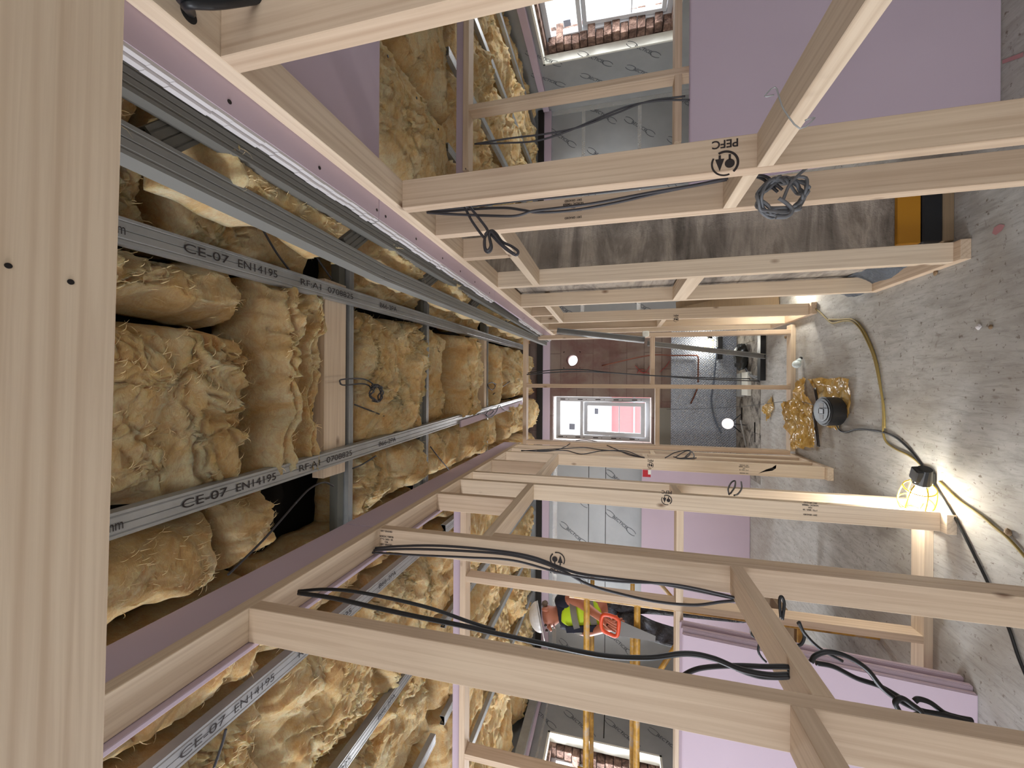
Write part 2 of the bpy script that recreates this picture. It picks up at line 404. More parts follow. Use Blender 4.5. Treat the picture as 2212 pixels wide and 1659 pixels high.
# back wall: maroon masonry in the middle with a window opening and a cored round hole
WX0, WX1, WZ0, WZ1 = -0.795, -0.165, 1.02, 2.36
HX, HZ, HR = 0.349, 2.094, 0.080
bm = bmesh.new(); y0, y1 = YB, YB+0.30
def wallbox(bm, x0, x1, z0, z1): add_box(bm, (x0, y0, z0), (x1, y1, z1))
wallbox(bm, -1.06, WX0, 0, 2.98); wallbox(bm, WX0, WX1, 0, WZ0); wallbox(bm, WX0, WX1, WZ1, 2.98)
q = 0.12
wallbox(bm, WX1, HX-q, 0, 2.98); wallbox(bm, HX+q, 0.86, 0, 2.98); wallbox(bm, HX-q, HX+q, 0, HZ-q); wallbox(bm, HX-q, HX+q, HZ+q, 2.98)
N = 32                                             # square patch pierced by the round hole
for yy, flip in ((y0, False), (y1, True)):
    inn = []; outr = []
    for k in range(N):
        a = 2*PI*(k+0.5)/N; c, s_ = math.cos(a), math.sin(a); m_ = max(abs(c), abs(s_))
        inn.append(bm.verts.new((HX+HR*c, yy, HZ+HR*s_))); outr.append(bm.verts.new((HX+q*c/m_, yy, HZ+q*s_/m_)))
    for k in range(N):
        f = (inn[k], inn[(k+1) % N], outr[(k+1) % N], outr[k]); bm.faces.new(f if not flip else f[::-1])
    if not flip: inn0 = inn
for k in range(N): bm.faces.new((inn0[k], inn[k], inn[(k+1) % N], inn0[(k+1) % N]))
struct('wall_back', bm, M_RED)

bm = bmesh.new(); add_box(bm, (-4.9, -2.5, 0), (-1.5, -2.35, 2.98)); add_box(bm, (1.5, -2.5, 0), (4.7, -2.35, 2.98)); add_box(bm, (-1.5, -2.5, 2.35), (1.5, -2.35, 2.98)); struct('wall_front_added', bm, M_GYP)  # unseen wall behind the camera, added to cut the ambient light
M_GRIME = NT('grimy_boards', 0.85); _v = M_GRIME.coord('Object'); _a = M_GRIME.noise(_v, 7, 5, 0.7, 0.6); M_GRIME.color(M_GRIME.ramp(_a, [(0.36, srgb(58, 52, 46)), (0.46, srgb(126, 120, 112)), (0.60, srgb(164, 158, 148)), (0.72, srgb(96, 88, 78))])); M_GRIME.bump(_a, 0.6, 0.02); M_GRIME = M_GRIME.m
bm = bmesh.new()
for k_, (xa_, xb_) in enumerate(((-1.05, -0.52), (-0.515, -0.02), (-0.015, 0.50), (0.505, 0.85))): add_box(bm, (xa_, 4.80+0.012*k_, 0.0), (xb_, YB-0.02, 0.004+0.002*(k_ % 2)), 0.001)
struct('floor_far', bm, M_GRIME)
# board-faced outer walls
def wall_panel(name, lo, hi, mat=M_FOIL):
    bm = bmesh.new(); add_box(bm, lo, hi); return struct(name, bm, mat)
wb = wall_panel('wall_back_left', (XWL, YB, 0), (-1.06, YB+0.3, 2.98))
wr_ = wall_panel('wall_back_right', (0.86, YB, 0), (XWR, YB+0.3, 2.98))
LWY0, LWY1, LWZ0, LWZ1 = 3.25, 4.735, 0.98, 2.245   # opening in the left side wall
RWY0, RWY1, RWZ0, RWZ1 = 3.55, 4.85, 0.86, 2.37     # opening in the right side wall
def side_wall(name, x0, x1, o):
    ya, yb, za, zb = o; bm = bmesh.new()
    yn0, yn1 = -0.45, 1.15
    if x0 < 0: add_box(bm, (x0, -1.2, 0), (x1, yn0, 2.98)); add_box(bm, (x0, yn1, 0), (x1, ya, 2.98)); add_box(bm, (x0, yn0, 0), (x1, yn1, 0.95)); add_box(bm, (x0, yn0, 2.30), (x1, yn1, 2.98))
    else: add_box(bm, (x0, -1.2, 0), (x1, ya, 2.98))
    add_box(bm, (x0, yb, 0), (x1, YB+0.3, 2.98))
    add_box(bm, (x0, ya, 0), (x1, yb, za)); add_box(bm, (x0, ya, zb), (x1, yb, 2.98)); return struct(name, bm, M_FOIL)
wl = side_wall('wall_left', XWL-0.08, XWL, (LWY0, LWY1, LWZ0, LWZ1))
wrr = side_wall('wall_right', XWR, XWR+0.08, (RWY0, RWY1, RWZ0, RWZ1))
# rough brick behind the boards, round the two side windows
for nm, xa, xb, (ya, yb, za, zb) in (('wall_left_brick', XWL-0.36, XWL-0.10, (LWY0+0.07, LWY1-0.08, LWZ0+0.06, LWZ1-0.05)), ('wall_right_brick', XWR+0.10, XWR+0.36, (RWY0+0.07, RWY1-0.10, RWZ0+0.06, RWZ1-0.05))):
    bm = bmesh.new(); rr = random.Random(4)
    add_box(bm, (xa, -1.2 if xa > 0 else 1.2, 0), (xb, ya-0.1, 2.98)); add_box(bm, (xa, yb+0.1, 0), (xb, YB+0.3, 2.98)); add_box(bm, (xa, ya-0.1, 0), (xb, yb+0.1, za)); add_box(bm, (xa, ya-0.1, zb), (xb, yb+0.1, 2.98))
    z = za
    while z < zb-0.02:                              # toothed courses at each side of the opening
        for s_, yy in ((1, yb), (-1, ya)):
            e = rr.uniform(0, 0.045); lo = (xa+rr.uniform(0, .02), min(yy-s_*e, yy+s_*0.1), z); hi = (xb-rr.uniform(0, .03), max(yy-s_*e, yy+s_*0.1), min(z+0.084, zb))
            add_box(bm, lo, hi, 0.006)
        z += 0.092
    struct(nm, bm, M_BRICK)

# ---- lettering of the foil boards: an oval swirl, the word, another swirl
_swirl = None
def swirl_mesh():
    global _swirl
    if _swirl: return _swirl
    bm = bmesh.new()
    merge(bm, text_bm('RECTICEL', 0.060, 0.0008), Matrix.Identity(4))
    def loop(cx, sgn):
        pts = []
        for i in range(33):
            a = 2*PI*i/32*0.86+0.5; pts.append((cx+sgn*0.075*math.cos(a)*1.0, sgn*(0.034*math.sin(a))))
        for i in range(32):
            (xa, ya), (xb, yb) = pts[i], pts[i+1]; d = Vector((xb-xa, yb-ya)); d.normalize(); nx, ny = -d.y*0.0036, d.x*0.0036
            poly2(bm, [(xa-nx, ya-ny), (xb-nx, yb-ny), (xb+nx, yb+ny), (xa+nx, ya+ny)])
    loop(-0.175, -1); loop(0.175, 1)
    me = bpy.data.meshes.new('printed_logo'); bm.to_mesh(me); bm.free(); me.materials.append(M_GREYINK); _swirl = me; return me
def foil_logo(parent, p, right, up, ang=38, s=1.0):
    right = Vector(right).normalized(); up = Vector(up).normalized(); a = math.radians(ang)
    r2 = right*math.cos(a)-up*math.sin(a); u2 = right*math.sin(a)+up*math.cos(a); n = r2.cross(u2)
    o = Vector(p)+n*0.002
    ob = link(bpy.data.objects.new('printed_logo', swirl_mesh()))
    ob.matrix_world = Matrix(((r2.x*s, u2.x*s, n.x, o.x), (r2.y*s, u2.y*s, n.y, o.y), (r2.z*s, u2.z*s, n.z, o.z), (0, 0, 0, 1)))
    child_at_world(ob, parent)
def strip(name, lo, hi, mat, parent):
    bm = bmesh.new(); add_box(bm, lo, hi); o = mesh_obj(name, bm, mat); child_at_world(o, parent); return o
# photographed swirl lettering lies across the boards, reading down and to the left of the picture
for i, x in enumerate((-3.75, -3.2, -2.65, -2.1, -1.55)):
    for j, z in enumerate((2.05, 1.42)):
        foil_logo(wb, (x+0.22*(j % 2), YB, z), (0, 0, -1), (1, 0, 0))
for i, x in enumerate((1.1, 1.7, 2.3, 2.9, 3.5)):
    for j, z in enumerate((2.25, 1.7, 1.2, 0.65)):
        foil_logo(wr_, (x+0.25*(j % 2), YB, z), (0, 0, -1), (1, 0, 0))
for y in (5.25, 4.9):
    for z in (2.35, 1.75, 1.2): foil_logo(wrr, (XWR, y-0.15*(z > 2), z), (0, 0, -1), (0, -1, 0))
for y in (5.3, 4.93, 4.3, 3.6):
    for z in ((2.36,) if y < 4.8 else (2.36, 1.9, 1.4, 0.9)): foil_logo(wl, (XWL, y, z), (0, 0, -1), (0, 1, 0))
# taped joints
for z in (2.32,): strip('joint_tape', (-3.98, YB-0.003, z-0.03), (-1.1, YB, z+0.03), M_TAPE, wb)
strip('joint_tape', (-4.099, YB-0.003, 0), (-4.03, YB, 2.9), M_TAPE, wb)
for x in (1.55, 2.75): strip('joint_tape', (x, YB-0.003, 0), (x+0.05, YB, 2.9), M_TAPE, wr_)
strip('joint_tape', (3.83, YB-0.004, 0), (3.899, YB, 2.6), M_TAPE, wr_)
for z in (1.95, 1.2): strip('joint_tape', (0.9, YB-0.003, z-0.025), (3.83, YB, z+0.025), M_TAPE, wr_)
for z in (1.85, 1.62): # open joints in the foil face
    strip('joint_line', (-3.9, YB-0.002, z-0.004), (-1.1, YB+0.001, z+0.004), M_DARK, wb)
strip('joint_line', (XWL-0.001, 4.8, 1.60), (XWL+0.002, 5.69, 1.612), M_DARK, wl)
strip('joint_tape', (XWL-0.001, 3.0, 2.30), (XWL+0.003, 5.69, 2.33), M_TAPE, wl)
# pink battens and dark gap at the head of the outer walls
bm = bmesh.new(); add_box(bm, (-4.09, YB-0.05, 2.40), (3.89, YB-0.001, 2.50), 0.004); struct('trim_1', bm, M_PINK)
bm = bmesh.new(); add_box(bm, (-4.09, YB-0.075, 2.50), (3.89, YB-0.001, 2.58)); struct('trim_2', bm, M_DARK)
bm = bmesh.new(); add_cyl(bm, (XWL+0.05, 0.5, 2.43), (XWL+0.05, 5.6, 2.43), 0.038); struct('trim_3', bm, M_PINK)
bm = bmesh.new(); add_box(bm, (XWL+0.09, 0.5, 2.42), (XWL+0.16, 5.6, 2.52)); struct('trim_4', bm, M_STEEL)
bm = bmesh.new(); add_box(bm, (XWR-0.06, 0.5, 2.42), (XWR-0.001, 5.6, 2.50)); struct('trim_5', bm, M_PINK)
# grey padding course beside the maroon wall, under the window
bm = bmesh.new(); add_box(bm, (-1.06, YB-0.012, 0.78), (-0.30, YB-0.001, 0.98)); struct('trim_6', bm, plain('grey_block_face', srgb(134, 130, 120), 0.95))

# ---- windows
def window_obj(name, M, w, h, label_open):
    """frame in a local x (width) / z (height) plane, looking along -y; transom light above a side-hung sash"""
    e = bpy.data.objects.new(name, None); link(e); e.matrix_world = M; tag(e, kind='structure')
    F, D = 0.062, 0.07
    bm = bmesh.new(); tz = h*0.70
    for lo, hi in (((0, 0, 0), (F, D, h)), ((w-F, 0, 0), (w, D, h)), ((F, 0, 0), (w-F, D, F)), ((F, 0, h-F), (w-F, D, h)), ((F, 0, tz), (w-F, D, tz+0.045))): add_box(bm, lo, hi, 0.004)
    for k in range(5):
        add_cyl(bm, (F/2, -0.001, 0.15+k*(h-0.3)/4), (F/2, 0.004, 0.15+k*(h-0.3)/4), 0.006, n=8, mi=1)
        add_cyl(bm, (w-F/2, -0.001, 0.12+k*(h-0.3)/4), (w-F/2, 0.004, 0.12+k*(h-0.3)/4), 0.006, n=8, mi=1)
        add_box(bm, (F*0.4, -0.001, 0.2+k*(h-0.3)/4), (F*0.6, 0.003, 0.27+k*(h-0.3)/4), mi=1); add_box(bm, (w-F*0.6, -0.001, 0.17+k*(h-0.3)/4), (w-F*0.4, 0.003, 0.24+k*(h-0.3)/4), mi=1)
    mesh_obj('window_frame', bm, [M_UPVC, M_INK], e)
    bm = bmesh.new(); add_box(bm, (F, 0.03, tz+0.045), (w-F, 0.036, h-F)); gp = mesh_obj('pane', bm, M_GLASS, e)
    bm = bmesh.new(); add_box(bm, (F+0.07, 0.024, tz+0.12), (F+0.155, 0.029, tz+0.20)); mesh_obj('sticker', bm, M_UPVCG, gp)
    # sash, pushed open at the foot
    s = bpy.data.objects.new('sash', None); link(s, e); s.location = (F+0.004, 0.045, tz-0.006); s.rotation_euler = (math.radians(label_open), 0, 0)
    sw, sh, sf = w-2*F-0.008, tz-F-0.012, 0.052
    bm = bmesh.new()
    for lo, hi in (((0, 0, -sh), (sf, 0.05, 0)), ((sw-sf, 0, -sh), (sw, 0.05, 0)), ((sf, 0, -sh), (sw-sf, 0.05, -sh+sf)), ((sf, 0, -sf), (sw-sf, 0.05, 0)), ((sf, 0.01, -sh*0.60), (sw-sf, 0.03, -sh*0.60+0.012))): add_box(bm, lo, hi, 0.003)
    so = mesh_obj('sash_frame', bm, M_UPVC, s); bm = bmesh.new(); add_box(bm, (sf, 0.02, -sh+sf), (sw-sf, 0.026, -sf)); mesh_obj('pane', bm, M_GLASS, s)
    bm = bmesh.new(); add_box(bm, (sw-sf-0.12, 0.012, -0.20), (sw-sf-0.04, 0.017, -0.15)); mesh_obj('sticker', bm, M_UPVCG, s)
    return e
w1 = window_obj('window_1', Matrix.Translation((-0.775, YB+0.10, 1.035)), 0.60, 1.29, -9)
w2 = window_obj('window_2', Matrix(((0, -1, 0, XWL-0.22), (1, 0, 0, LWY0+0.05), (0, 0, 1, LWZ0+0.05), (0, 0, 0, 1))), LWY1-LWY0-0.1, LWZ1-LWZ0-0.1, -2)
w4 = window_obj('window_4', Matrix(((0, -1, 0, XWL-0.12), (1, 0, 0, -0.42), (0, 0, 1, 0.98), (0, 0, 0, 1))), 1.54, 1.29, -2)
w3 = window_obj('window_3', Matrix(((0, 1, 0, XWR+0.22), (-1, 0, 0, RWY1-0.06), (0, 0, 1, RWZ0+0.05), (0, 0, 0, 1))), RWY1-RWY0-0.1, RWZ1-RWZ0-0.1, -2)
# white boards lining the two side openings
for nm, xa, xb, (ya, yb, za, zb) in (('trim_7', XWL-0.10, XWL+0.006, (LWY0, LWY1, LWZ0, LWZ1)), ('trim_8', XWR-0.006, XWR+0.10, (RWY0, RWY1, RWZ0, RWZ1))):
    bm = bmesh.new(); t = 0.022
    add_box(bm, (xa, yb-t, za), (xb, yb, zb)); add_box(bm, (xa, ya, za), (xb, ya+t, zb)); add_box(bm, (xa, ya, za), (xb, yb, za+t)); add_box(bm, (xa, ya, zb-t), (xb, yb, zb)); struct(nm, bm, M_LINER)
# outside, seen through the window: a red brick house below a pale roof
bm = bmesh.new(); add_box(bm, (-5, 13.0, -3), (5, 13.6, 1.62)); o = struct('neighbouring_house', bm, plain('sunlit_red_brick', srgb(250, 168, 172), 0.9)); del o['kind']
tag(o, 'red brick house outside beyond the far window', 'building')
bm = bmesh.new(); vs = [bm.verts.new(p) for p in ((-5.2, 12.8, 1.60), (5.2, 12.8, 1.60), (5.2, 16, 2.05), (-5.2, 16, 2.05), (-5.2, 12.8, 1.66), (5.2, 12.8, 1.66), (5.2, 16, 2.11), (-5.2, 16, 2.11))]
for f in ((0, 3, 2, 1), (4, 5, 6, 7), (0, 1, 5, 4), (1, 2, 6, 5), (2, 3, 7, 6), (3, 0, 4, 7)): bm.faces.new([vs[i] for i in f])
mesh_obj('roof', bm, plain('pale_roof', srgb(220, 216, 226), 0.8), o)
bm = bmesh.new(); add_box(bm, (-5, 12.97, 0.90), (5, 12.999, 0.96)); mesh_obj('band_course', bm, M_UPVC, o)

# masonry pier behind the right partition
bm = bmesh.new(); add_box(bm, (0.664, 2.315, 0), (1.05, 3.0, 2.55)); struct('wall_pier', bm, M_BLOCK)
for x in (): pass
# dimpled membrane on the foot of the back wall
bm = bmesh.new(); add_box(bm, (-1.04, YB-0.02, 0.001), (0.84, YB-0.002, 0.785)); o = mesh_obj('dimpled_membrane_sheet', bm, M_MEMB)
tag(o, 'silvery dimpled damp-proof membrane covering the foot of the far wall below the window', 'membrane')

# ================================================================== partitions
XR, XL = 0.56, -0.58
timber('top_plate', (XR, -0.2, 2.162), (XR+TW, 4.55, 2.200), 'long top plate of the right-hand stud wall, under the pink ceiling board edge', 'timber beam', None, M_WOOD2)
def rstud(y, z0, z1, label, g='studs of the right-hand corridor wall', mat=None, name='stud', cat='timber stud'):
    return timber(name, (XR, y, z0), (XR+TW, y+TX, z1), label, cat, g, mat)
R0 = rstud(0.545, 0.038, 2.162, 'nearest stud of the right-hand wall, running out of the picture above the pink sheet')
R1 = rstud(1.155, 0.038, 2.162, 'second stud from the camera in the right-hand wall, stamped with a round tree mark')
R2 = rstud(1.400, 0.038, 2.162, 'stud just past the coiled grey cable on the near side of the right-hand doorway')
rstud(1.685, 1.955, 2.162, 'short cripple stud above the right-hand doorway header', 'short studs over the doorways', None, 'cripple_stud', 'timber stud')
R3 = rstud(2.232, 0.038, 2.162, 'stud standing against the grey block pier, on the far side of the right-hand doorway', mat=M_WOOD2)
R4 = rstud(2.820, 0.038, 2.162, 'stud between the block pier and the work lamp on the right', mat=M_WOOD2)
R5 = rstud(3.620, 0.038, 2.162, 'stud beside the yellow work lamp on the right, with the brown cable at its foot', mat=M_WOOD2)
rstud(4.08, 0.038, 2.162, 'first stud of the right wall beyond the far open frame', mat=M_WOOD2)
rstud(4.42, 0.038, 2.162, 'last stud at the end of the right-hand wall', mat=M_WOOD2)
rstud(3.22, 1.99, 2.162, 'short cripple stud over the second right-hand doorway', 'short studs over the doorways', None, 'cripple_stud', 'timber stud')
timber('door_header', (XR, 1.438, 1.917), (XR+TW, 2.232, 1.955), 'header over the first doorway on the right, in front of the block pier', 'timber beam', 'doorway headers', M_WOOD2)
timber('door_header', (XR, 2.858, 1.955), (XR+TW, 3.62, 1.993), 'header over the second doorway on the right, past the pier', 'timber beam', 'doorway headers', M_WOOD2)
timber('bottom_plate', (XR, -0.2, 0.0), (XR+TW, 1.438, 0.038), 'sole plate under the nearest right-hand studs', 'timber plate')
timber('bottom_plate', (XR, 2.194, 0.0), (XR+TW, 2.858, 0.038), 'sole plate under the two studs in front of the block pier', 'timber plate')
timber('bottom_plate', (XR, 3.58, 0.0), (XR+TW, 4.5, 0.038), 'sole plate under the far right-hand studs by the lamp', 'timber plate')
gN = 'noggings between the studs at waist height'
timber('nogging', (XR, 0.583, 1.113), (XR+TW, 1.155, 1.151), 'nogging between the two nearest studs of the right-hand wall, crossing the pink sheet', 'timber nogging', gN, M_WOOD2)
timber('nogging', (XR, 1.193, 1.135), (XR+TW, 1.400, 1.173), 'short nogging beside the grey cable coil in the right-hand wall', 'timber nogging', gN, M_WOOD2)
timber('nogging', (XR, 2.270, 1.055), (XR+TW, 2.820, 1.093+0.045), 'nogging between the two studs in front of the block pier', 'timber nogging', gN, M_WOOD2)
timber('nogging', (XR, 3.658, 1.08), (XR+TW, 4.08, 1.118), 'nogging in the far end of the right-hand wall', 'timber nogging', gN, M_WOOD2)

timber('top_plate', (XL-TW, -0.2, 2.412), (XL, 3.95, 2.450), 'long top plate of the left-hand stud wall, lit from below', 'timber beam', None, M_WOOD2)
def lstud(y, z0, z1, label, g='studs of the left-hand corridor wall', mat=None, name='stud', cat='timber stud'):
    return timber(name, (XL-TW, y, z0), (XL, y+TX, z1), label, cat, g, mat)
L1 = lstud(0.838, 0.038, 2.412, 'nearest and largest stud of the left-hand wall, a thick black cable along it')
L2 = lstud(1.434, 0.038, 2.412, 'stud of the left-hand wall with a round two-tree mark and cables draped over it')
L2b = lstud(1.474, 0.038, 1.955, 'trimmer stud doubled behind the marked left-hand stud, under the doorway header')
lstud(1.972, 1.993, 2.412, 'short cripple stud above the first left-hand doorway, dotted with knots', 'short studs over the doorways', None, 'cripple_stud')
L4 = lstud(2.300, 0.038, 2.412, 'stud standing right beside the glowing yellow work lamp', mat=M_WOOD2)
L5 = lstud(2.520, 0.038, 2.412, 'stud just behind the glowing yellow work lamp, its face lit yellow', mat=M_WOOD2)
L6 = lstud(3.360, 0.038, 2.412, 'stud with a split knot and printed marks beyond the second left doorway', mat=M_WOOD2)
lstud(3.56, 0.038, 2.412, 'stud next beyond the split-knot stud in the left-hand wall', mat=M_WOOD2)
lstud(3.78, 0.038, 2.412, 'last stud of the left-hand wall before the far open frame', mat=M_WOOD2)
lstud(2.95, 1.995, 2.412, 'short cripple stud above the second left-hand doorway', 'short studs over the doorways', None, 'cripple_stud')
timber('door_header', (XL-TW, 1.474, 1.955), (XL, 2.300, 1.993), 'header over the first doorway on the left, by the hanging insulation', 'timber beam', 'doorway headers', M_WOOD2)
timber('door_header', (XL-TW, 2.558, 1.957), (XL, 3.360, 1.995), 'header over the second doorway on the left', 'timber beam', 'doorway headers', M_WOOD2)
timber('bottom_plate', (XL-TW, -0.2, 0.0), (XL, 1.512, 0.038), 'sole plate under the nearest left-hand studs', 'timber plate')
timber('bottom_plate', (XL-TW, 2.262, 0.0), (XL, 2.56, 0.038), 'short sole plate under the lamp-lit left studs', 'timber plate', None, M_WOOD2)
timber('bottom_plate', (XL-TW, 3.322, 0.0), (XL, 3.95, 0.038), 'sole plate under the far left-hand studs', 'timber plate', None, M_WOOD2)
NL = timber('nogging', (XL-TW, 0.876, 1.100), (XL, 1.434, 1.138), 'nogging with cable holes between the two big left-hand studs', 'timber nogging', gN)
timber('nogging', (XL-TW, 0.30, 1.150), (XL, 0.838, 1.188), 'nogging at the lower picture edge, nearest the camera in the left-hand wall', 'timber nogging', gN)
timber('nogging', (XL-TW, 2.338, 1.150), (XL, 2.520, 1.188), 'short nogging above the glowing work lamp', 'timber nogging', gN, M_WOOD2)
timber('nogging', (XL-TW, 3.398, 1.240), (XL, 3.56, 1.278), 'small nogging next to the red tag in the left-hand wall', 'timber nogging', gN, M_WOOD2)
timber('nogging', (XL-TW, 3.598, 1.165), (XL, 3.78, 1.203), 'farthest nogging of the left-hand wall', 'timber nogging', gN, M_WOOD2)

# far open frame across the corridor
FY0, FY1 = 3.95, 4.04
timber('top_plate', (-0.62, FY0, 2.362), (0.50, FY1, 2.400), 'top plate of the open frame closing the far end of the corridor', 'timber beam')
timber('bottom_plate', (-0.56, FY0, 0.0), (0.53, FY1, 0.038), 'sole plate of the far open frame, a light bulb resting on it', 'timber plate', None, M_WOOD2)
gF = 'uprights of the far open frame'
timber('stud', (-0.596, FY0, 0.038), (-0.558, FY1, 2.362), 'left upright of the far open frame', 'timber stud', gF)
timber('stud', (-0.030, FY0, 0.038), (0.008, FY1, 2.362), 'middle upright of the far open frame, in front of the window edge', 'timber stud', gF)
timber('stud', (0.452, FY0, 0.038), (0.490, FY1, 2.362), 'right upright of the far open frame', 'timber stud', gF)
timber('nogging', (0.008, FY0, 1.145), (0.452, FY1, 1.183), 'right nogging of the far open frame, crossing the red paint marks', 'timber nogging', 'noggings of the far open frame')
timber('nogging', (-0.558, FY0, 1.100), (-0.030, FY1, 1.138), 'left nogging of the far open frame, just under the window', 'timber nogging', 'noggings of the far open frame')

# cross partitions in the side rooms
CY0, CY1 = 2.40, 2.489
timber('top_plate', (-4.05, CY0, 2.412), (XL-TW, CY1, 2.450), 'top plate crossing the left room under the insulation', 'timber beam', 'cross partition top plates')
timber('top_plate', (1.36, CY0, 2.412), (3.85, CY1, 2.450), 'top plate crossing the right room', 'timber beam', 'cross partition top plates')
timber('bottom_plate', (-4.05, CY0, 0.0), (XL-TW, CY1, 0.038), 'sole plate across the left room floor beyond the stacked boards', 'timber plate', None, M_WOOD2)
gL = 'studs of the left cross partition'; gR = 'studs of the right cross partition'
C1 = timber('stud', (-1.253, CY0, 0.038), (-1.215, CY1, 2.412), 'thin stud of the left cross partition, beside the workman and the board stack', 'timber stud', gL)
timber('stud', (-2.378, CY0, 0.038), (-2.340, CY1, 2.412), 'stud of the left cross partition at the lower picture edge', 'timber stud', gL)
timber('stud', (-3.5, CY0, 0.038), (-3.462, CY1, 2.412), 'left-most stud of the left cross partition', 'timber stud', gL)
timber('stud', (1.735, CY0, 0.038), (1.773, CY1, 2.412), 'knotty stud of the right cross partition above the pink sheet', 'timber stud', gR)
timber('stud', (2.90, CY0, 0.038), (2.938, CY1, 2.412), 'right-most stud of the right cross partition', 'timber stud', gR)
timber('nogging', (-1.215, CY0, 1.128), (XL-TW, CY1, 1.166), 'nogging of the left cross partition nearest the corridor', 'timber nogging', 'noggings of the cross partitions', M_WOOD2)
timber('nogging', (-2.340, CY0, 1.128), (-1.253, CY1, 1.166), 'nogging of the left cross partition in front of the workman, above the board stack', 'timber nogging', 'noggings of the cross partitions', M_WOOD2)
timber('nogging', (1.36, CY0, 1.150), (1.735, CY1, 1.188), 'short nogging of the right cross partition', 'timber nogging', 'noggings of the cross partitions')
timber('nogging', (1.773, CY0, 1.150), (2.90, CY1, 1.188), 'nogging of the right cross partition next to the bright window', 'timber nogging', 'noggings of the cross partitions')

# big beam right over the camera
B0 = timber('lintel_beam', (-0.575, 0.235, 2.120), (0.555, 0.372, 2.158), 'big knotty timber right above the camera, filling the left picture edge', 'timber beam', None, M_WOOD2)
B0.rotation_euler.rotate(Matrix.Rotation(math.radians(1.0), 3, 'Z'))

# ================================================================== suspended ceiling
def channel(name, p0, p1, w, h, label, cat, group=None, lip=0.008, t=0.002, up=(0, 0, 1), groove=True, mat=None):
    """pressed steel channel, web below and flanges standing up, web lower face through p0-p1"""
    p0 = Vector(p0); p1 = Vector(p1); x = (p1-p0).normalized(); upv = Vector(up); y = upv.cross(x).normalized(); z = x.cross(y)
    L = (p1-p0).length; bm = bmesh.new()
    out = [(-w/2+lip, h), (-w/2, h), (-w/2, 0.0), (-w/2+0.007, 0.0), (-w/2+0.009, 0.0022), (-w/2+0.012, 0.0), (-0.0015, 0.0), (0, 0.0025), (0.0015, 0.0), (w/2-0.012, 0.0), (w/2-0.009, 0.0022), (w/2-0.007, 0.0), (w/2, 0.0), (w/2, h), (w/2-lip, h)]
    inn = [(w/2-lip, h-t), (w/2-t, h-t), (w/2-t, t+0.003), (-w/2+t, t+0.003), (-w/2+t, h-t), (-w/2+lip, h-t)]
    prof = out+inn; rings = [[bm.verts.new(p0+x*xx+y*a+z*b) for a, b in prof] for xx in (0, L)]; m_ = len(prof)
    for i in range(m_): bm.faces.new((rings[0][i], rings[0][(i+1) % m_], rings[1][(i+1) % m_], rings[1][i]))
    for r_ in rings: bm.faces.new(r_)
    bmesh.ops.triangulate(bm, faces=[f for f in bm.faces if len(f.verts) > 4]); bmesh.ops.recalc_face_normals(bm, faces=bm.faces[:])
    o = mesh_obj(name, bm, mat or M_STEEL); return tag(o, label, cat, group)
def rail_text(parent, p0, p1, marks, size=0.026, flip=1):
    p0 = Vector(p0); p1 = Vector(p1); x = (p1-p0).normalized(); up = Vector((0, 0, 1)).cross(x)*(-flip)*-1
    up = x.cross(Vector((0, 0, 1)))
    for s_, t, sz, wid in marks:
        tb = text_bm(t, sz); xs_ = [v.co.x for v in tb.verts]; k_ = wid/(max(xs_)-min(xs_)); tb.transform(Matrix.Diagonal((k_, 1, 1, 1)))
        put_flat('printed_marking', tb, M_INK, p0+x*s_, x, up, parent, 0.0025)
gr = 'printed ceiling rails of the corridor'
a0, a1 = (0.330, -0.1, 2.600), (0.462, 4.9, 2.600)
RA = channel('ceiling_rail', a0, a1, 0.060, 0.036, 'galvanised ceiling rail on the right of the corridor, printed CE-07 EN14195', 'metal rail', gr)
b0, b1 = (-0.352, -0.1, 2.600), (-0.188, 4.9, 2.600)
RB = channel('ceiling_rail', b0, b1, 0.060, 0.036, 'galvanised ceiling rail on the left of the corridor, printed CE-07 EN14195', 'metal rail', gr)
rail_text(RA, a0, a1, [(0.761, 'mm', 0.036, 0.034), (0.971, 'CE-07', 0.034, 0.128), (1.137, 'EN14195', 0.034, 0.145), (1.368, 'RF:A1', 0.032, 0.104), (1.534, '0708825', 0.032, 0.157), (1.892, 'B66-2PA', 0.032, 0.155)])
rail_text(RB, b0, b1, [(0.761, 'mm', 0.036, 0.034), (0.971, 'CE-07', 0.034, 0.128), (1.137, 'EN14195', 0.034, 0.145), (1.368, 'RF:A1', 0.032, 0.104), (1.534, '0708825', 0.032, 0.157), (1.892, 'B66-2PA', 0.032, 0.155)])
